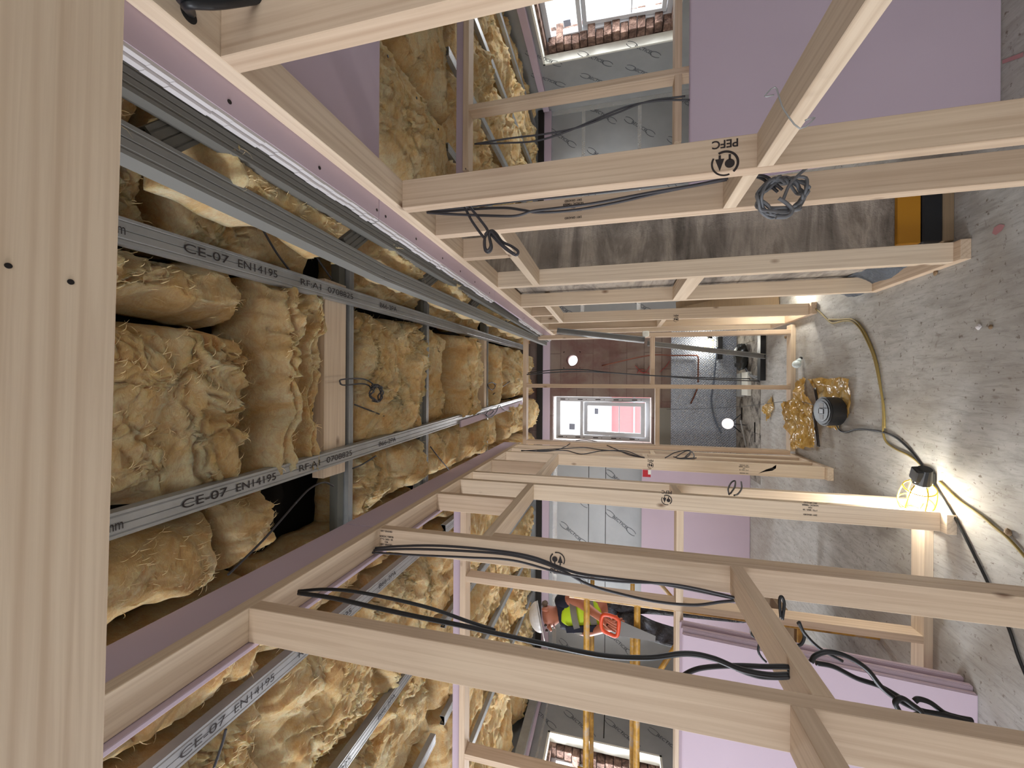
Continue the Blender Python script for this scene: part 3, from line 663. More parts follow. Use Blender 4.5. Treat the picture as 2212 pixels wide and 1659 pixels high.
# pink offcut screwed along the far part of the left rail
bm = bmesh.new(); add_obox(bm, (-0.290+0.0, 2.75, 2.592), (-0.222, 4.75, 2.592), 0.05, 0.012); o = mesh_obj('pink_board_strip', bm, M_PINK)
tag(o, 'narrow pink board strip under the far part of the left ceiling rail', 'plasterboard strip')
ls = []
for x, lab in ((-0.98, 'ceiling rail of the left room nearest the corridor, printed EN14195'), (-1.615, 'second ceiling rail of the left room, printed along it'), (-2.27, 'third ceiling rail of the left room'), (-2.92, 'fourth ceiling rail of the left room, far left')):
    for ya, yb_, w_ in ((0.1, 2.38, 'before'), (2.52, 5.55, 'beyond')):
        r = channel('ceiling_rail', (x, ya, 2.600), (x, yb_, 2.600), 0.060, 0.036, lab.replace(', printed EN14195', '')+(' before the cross partition' if w_ == 'before' else ' beyond the cross partition'), 'metal rail', 'ceiling rails of the left room')
        if w_ == 'before' and x > -2: rail_text(r, (x, ya, 2.6), (x, yb_, 2.6), [(0.77, 'CE-07', 0.034, 0.128), (0.935, 'EN14195', 0.034, 0.145), (1.17, 'RF:A1', 0.032, 0.104), (1.336, '0708825', 0.032, 0.157), (1.70, 'B66-2PA', 0.032, 0.155)])
for x, lab in ((1.60, 'nearest to the pier'), (2.25, 'second from the pier'), (2.93, 'third from the pier'), (3.6, 'farthest from the pier')):
    channel('ceiling_rail', (x, 2.52, 2.600), (x+0.03, 5.55, 2.600), 0.060, 0.036, 'ceiling rail of the right room, '+lab, 'metal rail', 'ceiling rails of the right room')
# cross channels riding over the rails
for y, lab in ((1.56, 'thin steel cross channel in front of the coiled ceiling cable'), (2.315, 'second thin steel cross channel, half hidden by torn insulation'), (3.545, 'far thin steel cross channel beside a timber batten')):
    channel('cross_channel', (-0.72, y, 2.640), (1.0 if y < 2 else 0.70, y, 2.640), 0.030, 0.045, lab, 'metal rail', 'steel cross channels over the corridor', 0.006)
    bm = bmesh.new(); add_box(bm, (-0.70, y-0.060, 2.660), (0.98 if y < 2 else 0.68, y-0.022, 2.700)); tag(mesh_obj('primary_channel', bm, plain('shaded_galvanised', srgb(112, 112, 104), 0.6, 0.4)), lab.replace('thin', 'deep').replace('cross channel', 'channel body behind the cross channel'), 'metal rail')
timber('ceiling_batten', (-0.385, 1.388, 2.640), (0.425, 1.522, 2.695), 'pale timber batten crossing above both ceiling rails, coiled cable hanging from it', 'timber batten', None, M_WOOD2)
timber('ceiling_batten', (-0.36, 3.44, 2.640), (0.44, 3.505, 2.70), 'far pale timber batten across the corridor ceiling', 'timber batten', None, M_WOOD2)
# pink head strips above the left plate, in sheets
def pink_sheet(name, lo, hi, label, group=None, edge=None):
    bm = bmesh.new(); add_box(bm, lo, hi, 0.002); return tag(mesh_obj(name, bm, M_PINK), label, 'plasterboard', group)
gp = 'pink strips over the left top plate'
for ya, yb_, lab in ((-0.2, 1.447, 'pink plasterboard strip above the left top plate, nearest the camera'), (1.453, 2.786, 'pink plasterboard strip above the left top plate, middle length'), (2.792, 3.94, 'far pink plasterboard strip above the left top plate')):
    pink_sheet('head_strip', (XL-0.028, ya, 2.452), (XL-0.004, yb_, 2.588), lab, gp)
pink_sheet('head_strip', (XL-TW-0.014, -0.1, 2.395), (XL-TW-0.001, 2.39, 2.588), 'thin pink board edge on the room side of the left top plate', None)
for y in (2.28, 3.50): pink_sheet('packer_strip', (XL-0.10, y, 2.60), (XL-0.05, y+0.012, 2.72), 'small upright pink packer above the left wall, %s' % ('by the drooping insulation' if y < 3 else 'far along the corridor'), 'pink packers')
for y, xa in ((2.46, -4.0),): pink_sheet('head_strip', (xa, y, 2.452), (XL-TW-0.02, y+0.024, 2.52), 'pink board strip above the top plate of the left room', None)
pink_sheet('head_strip', (1.1, 2.46, 2.452), (3.85, 2.484, 2.52), 'pink board strip above the top plate of the right room', None)
# lowered ceiling over the right room edge: pink boards with bare cut edges, screwed
gb = 'pink boards of the lowered ceiling'
def low_board(ya, yb_, lab):
    bm = bmesh.new(); add_box(bm, (0.500, ya, 2.2002), (1.045 if yb_ < 2.3 else 0.66, yb_, 2.2125), 0.001); 
    o = tag(mesh_obj('ceiling_board', bm, M_PINK), lab, 'plasterboard', gb)
    bm = bmesh.new(); r_ = random.Random(int(ya*10)); y = ya
    while y < yb_-0.001:                                             # bare, broken plaster edges of the two layers
        y2 = min(y+0.035, yb_); k1 = r_.uniform(0, 0.004); add_box(bm, (0.492+k1, y, 2.2010), (0.5005, y2, 2.2122)); add_box(bm, (0.486+k1*1.4, y, 2.2135), (0.52, y2, 2.2262)); y = y2
    c = mesh_obj('bare_edge', bm, M_GYP, o)
    ys = [y_ for y_ in (0.40, 0.595, 0.831, 1.074, 1.122, 1.322, 1.551, 1.75, 1.95, 2.2, 2.5, 2.8, 3.1) if ya < y_ < yb_]
    for y_ in ys:
        bm = bmesh.new(); add_cyl(bm, (0.524, y_, 2.1990), (0.524, y_, 2.2010), 0.0042, n=10); mesh_obj('screw', bm, M_SCREW, o)
    for y_ in (0.9, 1.129, 1.319, 1.503, 1.811):
        if ya < y_ < yb_: bm = bmesh.new(); add_cyl(bm, (1.032, y_, 2.1990), (1.032, y_, 2.2010), 0.0042, n=10); mesh_obj('screw', bm, M_SCREW, o)
low_board(-0.2, 1.085, 'pink ceiling board over the right-hand plate, nearest the camera, with a raw white edge')
low_board(1.088, 2.30, 'pink ceiling board over the right-hand plate, next one along, raw white edge')
low_board(3.02, 4.5, 'farthest pink ceiling board over the right-hand plate')
bm = bmesh.new(); add_box(bm, (0.500, 2.303, 2.2002), (0.66, 3.018, 2.2125)); tag(mesh_obj('ceiling_board', bm, M_PINK), 'narrow pink ceiling board squeezed beside the block pier', 'plasterboard', gb)
channel('perimeter_channel', (0.468, -0.1, 2.228), (0.505, 4.5, 2.228), 0.046, 0.03, 'dark perimeter channel beside the raw board edges of the lowered ceiling', 'metal rail', mat=M_STEELD)
channel('ceiling_rail', (0.395, -0.1, 2.25), (0.372, 1.2, 2.250), 0.052, 0.046, 'lower grey rail on the right above the pink boards, nearest length, insulation flopping over it', 'metal rail', 'lower rails on the right', mat=M_STEELL)
channel('ceiling_rail', (0.372, 1.2, 2.25), (0.470, 4.5, 2.250), 0.052, 0.046, 'lower grey rail on the right above the pink boards, far length', 'metal rail', 'lower rails on the right', mat=M_STEELL)
for i, (x0, ya, x1, yb_) in enumerate(((0.41, 0.515, 0.49, 0.59), (0.40, 1.02, 0.495, 1.13), (0.40, 1.50, 0.50, 1.66), (0.42, 2.08, 0.50, 2.22), (0.44, 2.8, 0.50, 2.9))):
    channel('short_cross_channel', (x0, ya, 2.262), (x1, yb_, 2.262), 0.050, 0.02, '%s short steel piece bridging the lower rail and the perimeter channel' % ('nearest', 'second', 'third', 'fourth', 'farthest')[i], 'metal rail', 'short steel cross pieces', mat=M_STEELD)

# ================================================================== insulation
def batt(label, group, x0, x1, y0, y1, z, seed, res=0.012, sag=0.05, amp=0.05, ang=0.0, stretch=2.2, thick=0.13, edge=0.06, fine=1.0, roll=None, name='insulation_batt'):
    nx = max(6, int((x1-x0)/res)); ny = max(6, int((y1-y0)/res))
    u = np.linspace(0, 1, nx+1); v = np.linspace(0, 1, ny+1); Uu, Vv = np.meshgrid(u, v, indexing='ij')
    X = x0+(x1-x0)*Uu; Y = y0+(y1-y0)*Vv
    # ragged outline
    ex = np.minimum(Uu, 1-Uu)*(x1-x0); ey = np.minimum(Vv, 1-Vv)*(y1-y0); e = np.minimum(ex, ey)
    wob = 0.022*fine
    X = X + pn(X*5, Y*5, seed)*wob*1.6+pn(X*19, Y*19, seed+1)*wob*0.35
    Y = Y + pn(X*5, Y*5, seed+2)*wob*1.6+pn(X*19, Y*19, seed+3)*wob*0.35
    ca, sa = math.cos(ang), math.sin(ang)
    P = (X*ca+Y*sa); Q = (-X*sa+Y*ca)
    wx = pn(P*1.7, Q*1.7, seed+4)*0.9; wy = pn(P*1.7, Q*1.7, seed+5)*0.9
    P2 = (P+wx*0.28)/1.0; Q2 = (Q+wy*0.28)
    def rid(n): return 1-np.abs(n)*1.6
    puff = np.abs(pn(P2*3.4/stretch, Q2*3.4, seed+6))*1.3                       # soft pillows with creases between
    w2x = pn(P2*6, Q2*6, seed+20)*0.12; w2y = pn(P2*6, Q2*6, seed+21)*0.12
    puff2 = np.abs(pn((P2+w2x)*9.5/stretch, (Q2+w2y)*9.5, seed+7))
    fold = rid(pn((P2+w2x*1.4)*9/stretch, (Q2+w2y*1.4)*15, seed+8))**2              # torn ridges
    fold2 = rid(pn((P2+w2y)*22/stretch, (Q2+w2x)*30, seed+15))**2
    hf = pn(P*48, Q*60, seed+9); hf2 = np.abs(pn(P*90/1.8, Q*90, seed+12))
    big = pn(X*1.3, Y*1.3, seed+10)
    mask = np.clip(0.5+pn(X*3.1, Y*3.1, seed+16)*1.2, 0, 1)
    edgep = np.clip(e/edge, 0, 1); edgep = np.sqrt(1-(1-edgep)**2)
    h = sag*(0.35+0.65*np.clip(e*3.2/max(min(x1-x0, y1-y0), 0.1), 0, 1))+amp*(0.60*puff+0.55*puff2+0.62*fold*mask+0.9*big)+amp*0.24*fold2*(0.4+mask)+0.005*hf*fine+0.008*hf2*fine
    if roll is not None:                                                        # rolled-over edge with layered creases
        d = (Vv if roll == 'y' else Uu); h = h+0.03*np.abs(np.sin(d*PI*4+big*2))
    Z = z-h*edgep+(1-edgep)*thick*0.75
    X = X+(0.026*pn(X*8, Y*8, seed+13)+0.012*pn(X*20, Y*20, seed+17))*edgep*fine; Y = Y+(0.026*pn(X*8+5, Y*8+3, seed+14)+0.012*pn(X*20, Y*20, seed+18))*edgep*fine
    V = np.stack([X, Y, Z], -1).reshape(-1, 3)
    T = np.stack([X, Y, np.full_like(Z, z+thick)], -1).reshape(-1, 3)
    faces = []; idx = lambda i, j: i*(ny+1)+j
    I, J = np.meshgrid(np.arange(nx), np.arange(ny), indexing='ij'); a = (I*(ny+1)+J).ravel()
    faces = np.stack([a, a+1, a+ny+2, a+ny+1], -1).tolist()
    base = len(V); ring = [idx(i, 0) for i in range(nx+1)]+[idx(nx, j) for j in range(1, ny+1)]+[idx(i, ny) for i in range(nx-1, -1, -1)]+[idx(0, j) for j in range(ny-1, 0, -1)]
    tops = [T[r] for r in ring]; V = np.concatenate([V, np.array(tops)]); n = len(ring)
    for k in range(n): faces.append([ring[k], ring[(k+1) % n], base+(k+1) % n, base+k])
    faces.append([base+k for k in range(n)])
    me = bpy.data.meshes.new(name); me.from_pydata(V.tolist(), [], faces); me.update()
    for p in me.polygons: p.use_smooth = True
    me.materials.append(M_WOOL)
    o = link(bpy.data.objects.new(name, me)); tag(o, label, 'insulation', group)
    if res <= 0.012:                                                            # loose fibres standing off the wool
        r_ = random.Random(seed); vv = []; ff = []; Zs = Z; n_ = int(700*(x1-x0)*(y1-y0)/0.5)+60
        for _ in range(n_):
            i = r_.randrange(2, nx-1); j = r_.randrange(2, ny-1); p = Vector((X[i, j], Y[i, j], Zs[i, j]+0.002)); a = r_.uniform(0, 2*PI) if r_.random() < 0.4 else ang+r_.uniform(-.6, .6)
            d = Vector((math.cos(a), math.sin(a), r_.uniform(-.7, .1))); L = r_.uniform(0.008, 0.030); w = r_.uniform(0.0004, 0.0013); sd = Vector((-d.y, d.x, 0)).normalized(); b0_ = len(vv)
            curl = r_.uniform(-.6, .6)
            for t in (0, 0.33, 0.66, 1.0):
                q = p+d*L*t+sd*curl*L*t*t+Vector((0, 0, -0.006*math.sin(t*PI))); ww = w*(1-t*0.8); vv += [tuple(q-sd*ww), tuple(q+sd*ww)]
            for t in range(3): ff.append((b0_+2*t, b0_+2*t+1, b0_+2*t+3, b0_+2*t+2))
        mf = bpy.data.meshes.new('loose_fibres'); mf.from_pydata(vv, [], ff); mf.materials.append(M_FIBRE)
        f_ = link(bpy.data.objects.new('loose_fibres', mf), o); f_['kind'] = 'stuff'
    return o
gi = 'yellow insulation pieces over the corridor'
Z0 = 2.735
batt('biggest crumpled yellow insulation piece between the two printed rails, nearest the camera', gi, -0.315, 0.165, -0.15, 1.055, Z0, 3, 0.007, 0.06, 0.06, 0.35, 2.0)
batt('long fold of yellow insulation lying against the right printed rail, above the dark hole', gi, 0.185, 0.36, -0.15, 1.02, Z0-0.02, 9, 0.007, 0.05, 0.05, 1.45, 3.2)
batt('rolled edge of yellow insulation between the dark hole and the timber batten', gi, -0.37, 0.36, 1.085, 1.235, Z0-0.03, 14, 0.006, 0.07, 0.045, 0.1, 3.5, roll='y')
batt('second rolled yellow insulation edge right against the timber batten', gi, -0.36, 0.40, 1.235, 1.375, Z0-0.02, 17, 0.006, 0.05, 0.045, 0.1, 3.0, roll='y')
batt('dark folded insulation right of the right printed rail, nearest the camera', gi, 0.385, 0.98, -0.1, 0.80, Z0+0.03, 21, 0.010, 0.05, 0.06, 1.0, 2.6)
batt('torn insulation lumps right of the right printed rail, before the timber batten', gi, 0.40, 0.98, 0.84, 1.38, Z0+0.02, 25, 0.009, 0.07, 0.07, 0.6, 2.0)
batt('insulation lumps left of the left printed rail, nearest the camera', gi, -0.62, -0.395, -0.1, 0.98, Z0-0.02, 31, 0.008, 0.05, 0.05, 1.3, 2.4)
batt('loose torn insulation tufts left of the left printed rail near the brick gap', gi, -0.60, -0.38, 1.0, 1.17, Z0-0.03, 35, 0.007, 0.07, 0.06, 0.8, 1.8)
batt('soft insulation hump behind the first cross channel, left of the left rail', gi, -0.64, -0.33, 1.60, 1.95, Z0-0.01, 39, 0.008, 0.07, 0.06, 0.4, 1.8)
batt('insulation with a drooping torn tongue, left of the left rail by the second channel', gi, -0.62, -0.32, 1.97, 2.27, Z0-0.02, 41, 0.008, 0.08, 0.07, 1.0, 2.0)
batt('puffy insulation behind the first cross channel with the coiled cable in front', gi, -0.31, 0.36, 1.60, 2.27, Z0-0.01, 46, 0.008, 0.075, 0.075, 0.5, 1.9)
batt('puffy insulation right of the right rail behind the first cross channel', gi, 0.42, 0.98, 1.60, 2.27, Z0, 52, 0.010, 0.07, 0.07, 0.9, 1.8)
batt('flat insulation piece just past the second cross channel', gi, -0.28, 0.36, 2.35, 2.66, Z0, 57, 0.010, 0.05, 0.05, 0.1, 2.2)
batt('curled insulation roll beyond the dark gap in the corridor ceiling', gi, -0.27, 0.37, 2.76, 3.15, Z0-0.03, 61, 0.010, 0.09, 0.07, 0.15, 3.0, roll='y')
batt('insulation piece just before the far timber batten', gi, -0.25, 0.38, 3.16, 3.42, Z0, 64, 0.012, 0.06, 0.05, 0.2, 2.2)
batt('insulation hanging to a point left of the left rail, past the second channel', gi, -0.62, -0.29, 2.36, 2.80, Z0-0.03, 68, 0.010, 0.09, 0.07, 0.7, 2.0)
batt('rounded insulation lobe left of the pink rail strip', gi, -0.62, -0.27, 2.90, 3.46, Z0-0.03, 71, 0.010, 0.09, 0.05, 0.7, 1.6)
batt('insulation right of the right rail past the second cross channel', gi, 0.44, 0.98, 2.36, 3.45, Z0, 75, 0.014, 0.07, 0.06, 1.3, 2.2)
batt('insulation between the rails just before the far open frame', gi, -0.24, 0.40, 3.60, 3.93, Z0-0.01, 78, 0.014, 0.07, 0.06, 0.2, 2.0)
batt('insulation by the left rail just before the far open frame', gi, -0.60, -0.25, 3.60, 3.93, Z0-0.02, 80, 0.014, 0.07, 0.05, 0.2, 1.8)
batt('rumpled insulation past the far open frame, above the window', gi, -0.60, -0.20, 4.08, 5.5, Z0-0.03, 83, 0.018, 0.09, 0.07, 1.2, 2.0)
batt('rumpled insulation past the far open frame, right of the window', gi, -0.15, 0.42, 4.08, 5.5, Z0-0.02, 85, 0.018, 0.09, 0.07, 1.2, 2.0)
batt('insulation past the end of the right-hand wall', gi, 0.50, 0.97, 4.0, 5.5, Z0, 87, 0.022, 0.07, 0.06, 1.2, 2.0)
gl = 'insulation pieces resting on the lower right rail'
for i, (ya, yb_, lab) in enumerate(((-0.05, 0.50, 'smooth insulation piece on the lower right rail, nearest the camera'), (0.60, 1.03, 'crumpled insulation flopping over the lower right rail, next to the pink board'), (1.13, 1.55, 'insulation with a brown hollow on the lower right rail'), (1.66, 2.08, 'insulation frill on the lower right rail past the third cross piece'), (2.22, 2.9, 'insulation strip on the lower right rail near the pier'), (2.95, 3.75, 'farthest insulation strip on the lower right rail'))):
    batt(lab, gl, 0.375+0.012*i, 0.53+0.004*i, ya, yb_, 2.315, 101+3*i, 0.006+0.0015*i, 0.035, 0.035, 1.2, 2.2, 0.10, 0.05)
gll = 'insulation pieces over the left room'; grr = 'insulation pieces over the right room'
cols = [(-0.955, -0.66), (-1.59, -1.005), (-2.245, -1.64), (-2.895, -2.295), (-3.55, -2.95), (-4.05, -3.57)]
cn = ('first', 'second', 'third', 'fourth', 'fifth', 'sixth')
k = 200
for ci, (xa, xb) in enumerate(cols):
    for ri, (ya, yb_) in enumerate(((0.2, 1.12), (1.15, 1.78), (1.80, 2.38))):
        k += 3
        batt('insulation before the cross partition of the left room, %s bay from the corridor, %s row' % (cn[ci], ('nearest', 'middle', 'far')[ri]), gll, xa, xb, ya, yb_, Z0-0.01+0.02*((k//3) % 2), k, 0.011 if ci < 3 else 0.018, 0.07, 0.075, (0.3, 1.2, 0.8)[(ci+ri) % 3], 2.3)
    for ri, (ya, yb_) in enumerate(((2.52, 3.5), (3.53, 4.5), (4.53, 5.55))):
        k += 3
        batt('insulation beyond the cross partition of the left room, %s bay from the corridor, %s row' % (cn[ci], ('nearest', 'middle', 'far')[ri]), gll, xa, xb, ya, yb_, Z0-0.01, k, 0.018, 0.08, 0.075, (0.3, 1.2, 0.8)[(ci+ri) % 3], 2.0)
for ci, (xa, xb) in enumerate(((1.02, 1.57), (1.63, 2.22), (2.28, 2.90), (2.96, 3.56), (3.62, 3.86))):
    for ri, (ya, yb_) in enumerate(((2.52, 3.5), (3.53, 4.5), (4.53, 5.55))):
        k += 3
        batt('insulation beyond the cross partition of the right room, %s bay from the pier, %s row' % (cn[ci], ('nearest', 'middle', 'far')[ri]), grr, xa, xb, ya, yb_, Z0-0.01, k, 0.018, 0.08, 0.075, (0.3, 1.2, 0.8)[(ci+ri) % 3], 2.0)
    k += 3
    batt('smooth insulation roll over the near right room, %s bay from the pink board' % cn[ci], grr, xa, xb, 0.9, 2.38, Z0-0.16, k, 0.014, 0.05, 0.04, 1.5, 2.6)

# ================================================================== lamps (each with its own light)
def point(name, loc, power, colr, r, parent=None):
    l = bpy.data.lights.new(name, 'POINT'); l.energy = power; l.color = colr; l.shadow_soft_size = r
    o = bpy.data.objects.new(name, l); COL.objects.link(o); o.location = loc
    if parent is not None: o.parent = parent
    return o
def cage_lamp(loc, direction, label, power, s=1.0, group=None):
    """hand lamp in a yellow wire cage lying on its side; local +x runs from holder to the cage tip"""
    e = empty('caged_work_lamp', loc, label, 'work lamp', group); d = Vector(direction).normalized()
    e.rotation_euler = d.to_track_quat('X', 'Z').to_euler()
    bm = bmesh.new(); add_cyl(bm, (-0.07*s, 0, 0), (0.0, 0, 0), 0.024*s, 0.032*s, 16); add_box(bm, (-0.070*s, -0.022*s, 0.010*s), (-0.015*s, 0.022*s, 0.036*s), 0.004); mesh_obj('lamp_holder', bm, M_BLACK, e)
    bm = bmesh.new()
    for k in range(6):
        a = 2*PI*k/6; c, s_ = math.cos(a), math.sin(a)
        add_tube(bm, spline([(0.0, 0.034*s*c, 0.034*s*s_), (0.03*s, 0.052*s*c, 0.052*s*s_), (0.11*s, 0.058*s*c, 0.058*s*s_), (0.16*s, 0.038*s*c, 0.038*s*s_), (0.175*s, 0.012*s*c, 0.012*s*s_)], 5), 0.0026*s, 6)
    for xx, rr in ((0.03*s, 0.052*s), (0.11*s, 0.058*s), (0.16*s, 0.038*s)):
        add_tube(bm, [(xx, rr*math.cos(2*PI*k/24), rr*math.sin(2*PI*k/24)) for k in range(24)], 0.0026*s, 6, closed=True)
    mesh_obj('wire_cage', bm, M_YELLOW, e)
    bm = bmesh.new(); bmesh.ops.create_uvsphere(bm, u_segments=18, v_segments=12, radius=0.030*s, matrix=Matrix.Translation((0.075*s, 0, 0))); add_cyl(bm, (0.0, 0, 0), (0.055*s, 0, 0), 0.013*s, 0.024*s, 14); b = mesh_obj('bulb', bm, M_BULB, e, True)
    b.visible_shadow = True
    point('lamp_light', (0.085*s, 0, 0.046*s), power, (1.0, 0.975, 0.90), 0.03, e)
    return e
p = at(2014, 1078, 'z', 0.075)
lampA = cage_lamp((p.x+0.07, p.y+0.02, 0.105), (-0.55, 0.28, -0.06), 'glowing work lamp in a yellow wire cage at the foot of the left-hand stud', 9, 1.12)
p = at(1740, 648, 'z', 0.07)
lampB = cage_lamp((0.80, 3.80, 0.08), (0.15, 0.25, 0.9), 'glowing caged work lamp standing by the right-hand studs with brown cable', 9, 1.0)
lampC = cage_lamp((0.60, 5.615, 0.33), (-0.9, 0.0, 0.1), 'far glowing work lamp hung in front of the silvery membrane', 8, 0.9)
# round white floodlight on a small tripod
e = empty('site_floodlight', (-0.46, 5.42, 0.0), 'round white floodlight on a little tripod in front of the membrane', 'floodlight')
bm = bmesh.new(); add_cyl(bm, (0, 0, 0.17), (0, -0.035, 0.175), 0.062, 0.066, 24); add_cyl(bm, (0, -0.035, 0.175), (0, -0.045, 0.176), 0.042, 0.038, 24); mesh_obj('lamp_head', bm, plain('white_lens', srgb(238, 232, 232), 0.3, 0, (1, 0.97, 0.97, 1), 0.7), e)
for k in range(3):
    a = 2*PI*k/3+0.5; bm = bmesh.new(); add_cyl(bm, (0, 0, 0.14), (0.13*math.cos(a), 0.13*math.sin(a), 0.004), 0.006, n=8); mesh_obj('leg', bm, M_BLACK, e)
bm = bmesh.new(); add_cyl(bm, (-0.25, -0.10, 0.012), (0.05, -0.02, 0.05), 0.008, n=8); tag(mesh_obj('steel_rod', bm, M_STEEL), 'bright steel rod lying by the little floodlight tripod', 'rod').location = (-0.46, 5.35, 0.0)

# ================================================================== cables
def cable(label, pts, r=0.004, mat=None, group=None, n=8, cat='cable', name='electric_cable', tubes=None):
    bm = bmesh.new(); add_tube(bm, spline(pts, n), r, 8)
    for t in (tubes or []): add_tube(bm, spline(t, n), r, 8)
    return tag(mesh_obj(name, bm, mat or M_CABLE), label, cat, group)
def P(ax, v, *pp): return [at(x, y, ax, v) for x, y in pp]
gc = 'grey cables draped on the left-hand wall'
cable('upper grey cable draped over the marked left-hand stud', P('y', 1.405, (778, 1187), (860, 1180), (950, 1179), (1060, 1188), (1150, 1203), (1240, 1236), (1330, 1250), (1430, 1262), (1530, 1281), (1612, 1298)), 0.0048, group=gc)
cable('middle grey cable draped over the marked left-hand stud', P('y', 1.395, (778, 1190), (880, 1186), (1000, 1190), (1110, 1200), (1200, 1226), (1270, 1262), (1340, 1283), (1420, 1300), (1500, 1307), (1560, 1300), (1612, 1296)), 0.0048, group=gc)
cable('lower grey cable sagging below the marked left-hand stud', P('y', 1.385, (780, 1192), (900, 1199), (1010, 1204), (1110, 1211), (1220, 1240), (1330, 1256), (1450, 1262), (1560, 1284), (1612, 1299)), 0.0042, group=gc)
cable('thick black cable running along the nearest left-hand stud', P('y', 0.93, (645, 1281), (720, 1292), (800, 1310), (900, 1332), (1000, 1352), (1060, 1366), (1180, 1392), (1300, 1416), (1400, 1421), (1480, 1412), (1540, 1422), (1600, 1446), (1660, 1458), (1704, 1458)), 0.0058, M_BLACK, gc)
cable('thin black cable above the thick one on the nearest left-hand stud', P('y', 0.95, (645, 1277), (700, 1273), (760, 1277), (840, 1292), (930, 1314), (1010, 1342), (1070, 1362)), 0.0045, M_BLACK, gc)
cable('black cable loop poking out of the left nogging hole', P('y', 0.98, (1462, 1468), (1495, 1449), (1530, 1441), (1590, 1438), (1650, 1440), (1702, 1441), (1706, 1452), (1700, 1462), (1650, 1462), (1618, 1455), (1590, 1444)), 0.0052, M_BLACK, gc)
cable('bundle of black cables hanging below the left nogging to the board stack', P('y', 1.02, (1752, 1430), (1762, 1416), (1790, 1408), (1830, 1418), (1872, 1445), (1905, 1485), (1945, 1515), (1990, 1535), (2040, 1545), (2100, 1562)), 0.0052, M_BLACK, gc,
      tubes=[P('y', 1.04, (1762, 1432), (1800, 1440), (1850, 1465), (1900, 1482), (1950, 1510), (2010, 1545), (2080, 1552)), P('y', 1.0, (1943, 1538), (1934, 1518), (1948, 1508), (1970, 1522), (1990, 1540), (1960, 1548)), P('y', 1.03, (1975, 1515), (1985, 1510), (2010, 1518), (2040, 1540), (2070, 1550), (2100, 1556))])
cable('thin cable end looping out beside the doubled left-hand stud', P('y', 1.3, (1724, 1345), (1737, 1372), (1732, 1390), (1722, 1395)), 0.0042, M_BLACK, gc, tubes=[P('y', 1.28, (1726, 1343), (1738, 1368), (1770, 1400), (1820, 1428))])
cable('short cable loop standing out above the left nogging', P('y', 1.35, (1687, 1335), (1684, 1305), (1685, 1291), (1690, 1290), (1694, 1305), (1690, 1338)), 0.0042, M_BLACK, gc)
cable('curly cable end hanging behind the left nogging', P('y', 1.5, (1628, 1362), (1624, 1366), (1626, 1374), (1640, 1382), (1638, 1405), (1645, 1420), (1655, 1430)), 0.0038, M_BLACK, gc)
gc2 = 'grey cables on the far left-hand studs'
cable('arched grey cable crossing the lower edge of the far window', P('x', XL+0.003, (1126, 973), (1180, 975), (1214, 968), (1245, 952), (1275, 951), (1300, 958), (1330, 970), (1360, 983), (1392, 989)), 0.0045, group=gc2, tubes=[P('x', XL+0.003, (1126, 974), (1200, 970), (1260, 967), (1300, 972), (1340, 975), (1375, 985), (1392, 988)), P('x', XL+0.003, (1160, 974), (1220, 973), (1256, 981), (1300, 974), (1350, 974), (1388, 988))])
cable('tangled grey cable coil on the far left-hand studs below eye height', P('x', XL+0.003, (1437, 989), (1460, 977), (1490, 973), (1487, 985), (1470, 990), (1455, 987)), 0.0045, group=gc2, tubes=[P('x', XL+0.004, (1458, 988), (1480, 975), (1492, 975), (1480, 988), (1496, 990), (1504, 989)), P('x', XL+0.004, (1490, 974), (1498, 980), (1497, 990), (1475, 991), (1462, 990))])
cable('short cable loop sticking out near the lamp-side left-hand stud', P('x', XL+0.003, (1575, 1068), (1573, 1056), (1580, 1042), (1588, 1039), (1587, 1052), (1578, 1066)), 0.0045, group=gc2, tubes=[P('x', XL+0.003, (1601, 1041), (1602, 1055), (1594, 1067), (1586, 1070))])
gr2 = 'grey cables on the right-hand wall'
cable('upper grey cable slung between the right-hand plate and nogging', P('y', 1.34, (898, 459), (960, 457), (1020, 452), (1090, 449), (1130, 454), (1165, 459), (1240, 454), (1330, 438), (1440, 413), (1570, 388)), 0.0046, group=gr2)
cable('lower grey cable slung between the right-hand plate and nogging', P('y', 1.33, (898, 457), (960, 462), (1060, 466), (1115, 466), (1150, 456), (1200, 450), (1290, 438), (1400, 417), (1500, 400), (1572, 385)), 0.0046, group=gr2)
cable('dark cable along the back of the second right-hand stud', P('y', 1.36, (898, 458), (1000, 448), (1120, 434), (1300, 415), (1450, 396), (1575, 380)), 0.0046, group=gr2)
cable('grey cable tied in a hanging knot over the right-hand doorway stud', P('y', 1.33, (1004, 448), (1018, 475), (1035, 500), (1047, 515)), 0.0046, group=gr2,
      tubes=[P('y', 1.32, (1014, 446), (1035, 472), (1052, 495), (1058, 515), (1062, 535), (1056, 545), (1048, 540), (1046, 520), (1052, 505), (1062, 498), (1072, 505), (1085, 522), (1105, 532), (1119, 543), (1114, 551), (1095, 540), (1078, 525), (1062, 508), (1055, 500), (1047, 508)),
             P('y', 1.31, (1047, 515), (1048, 535), (1054, 541), (1060, 530), (1057, 512), (1060, 500), (1070, 510), (1085, 528), (1100, 541), (1112, 549))])
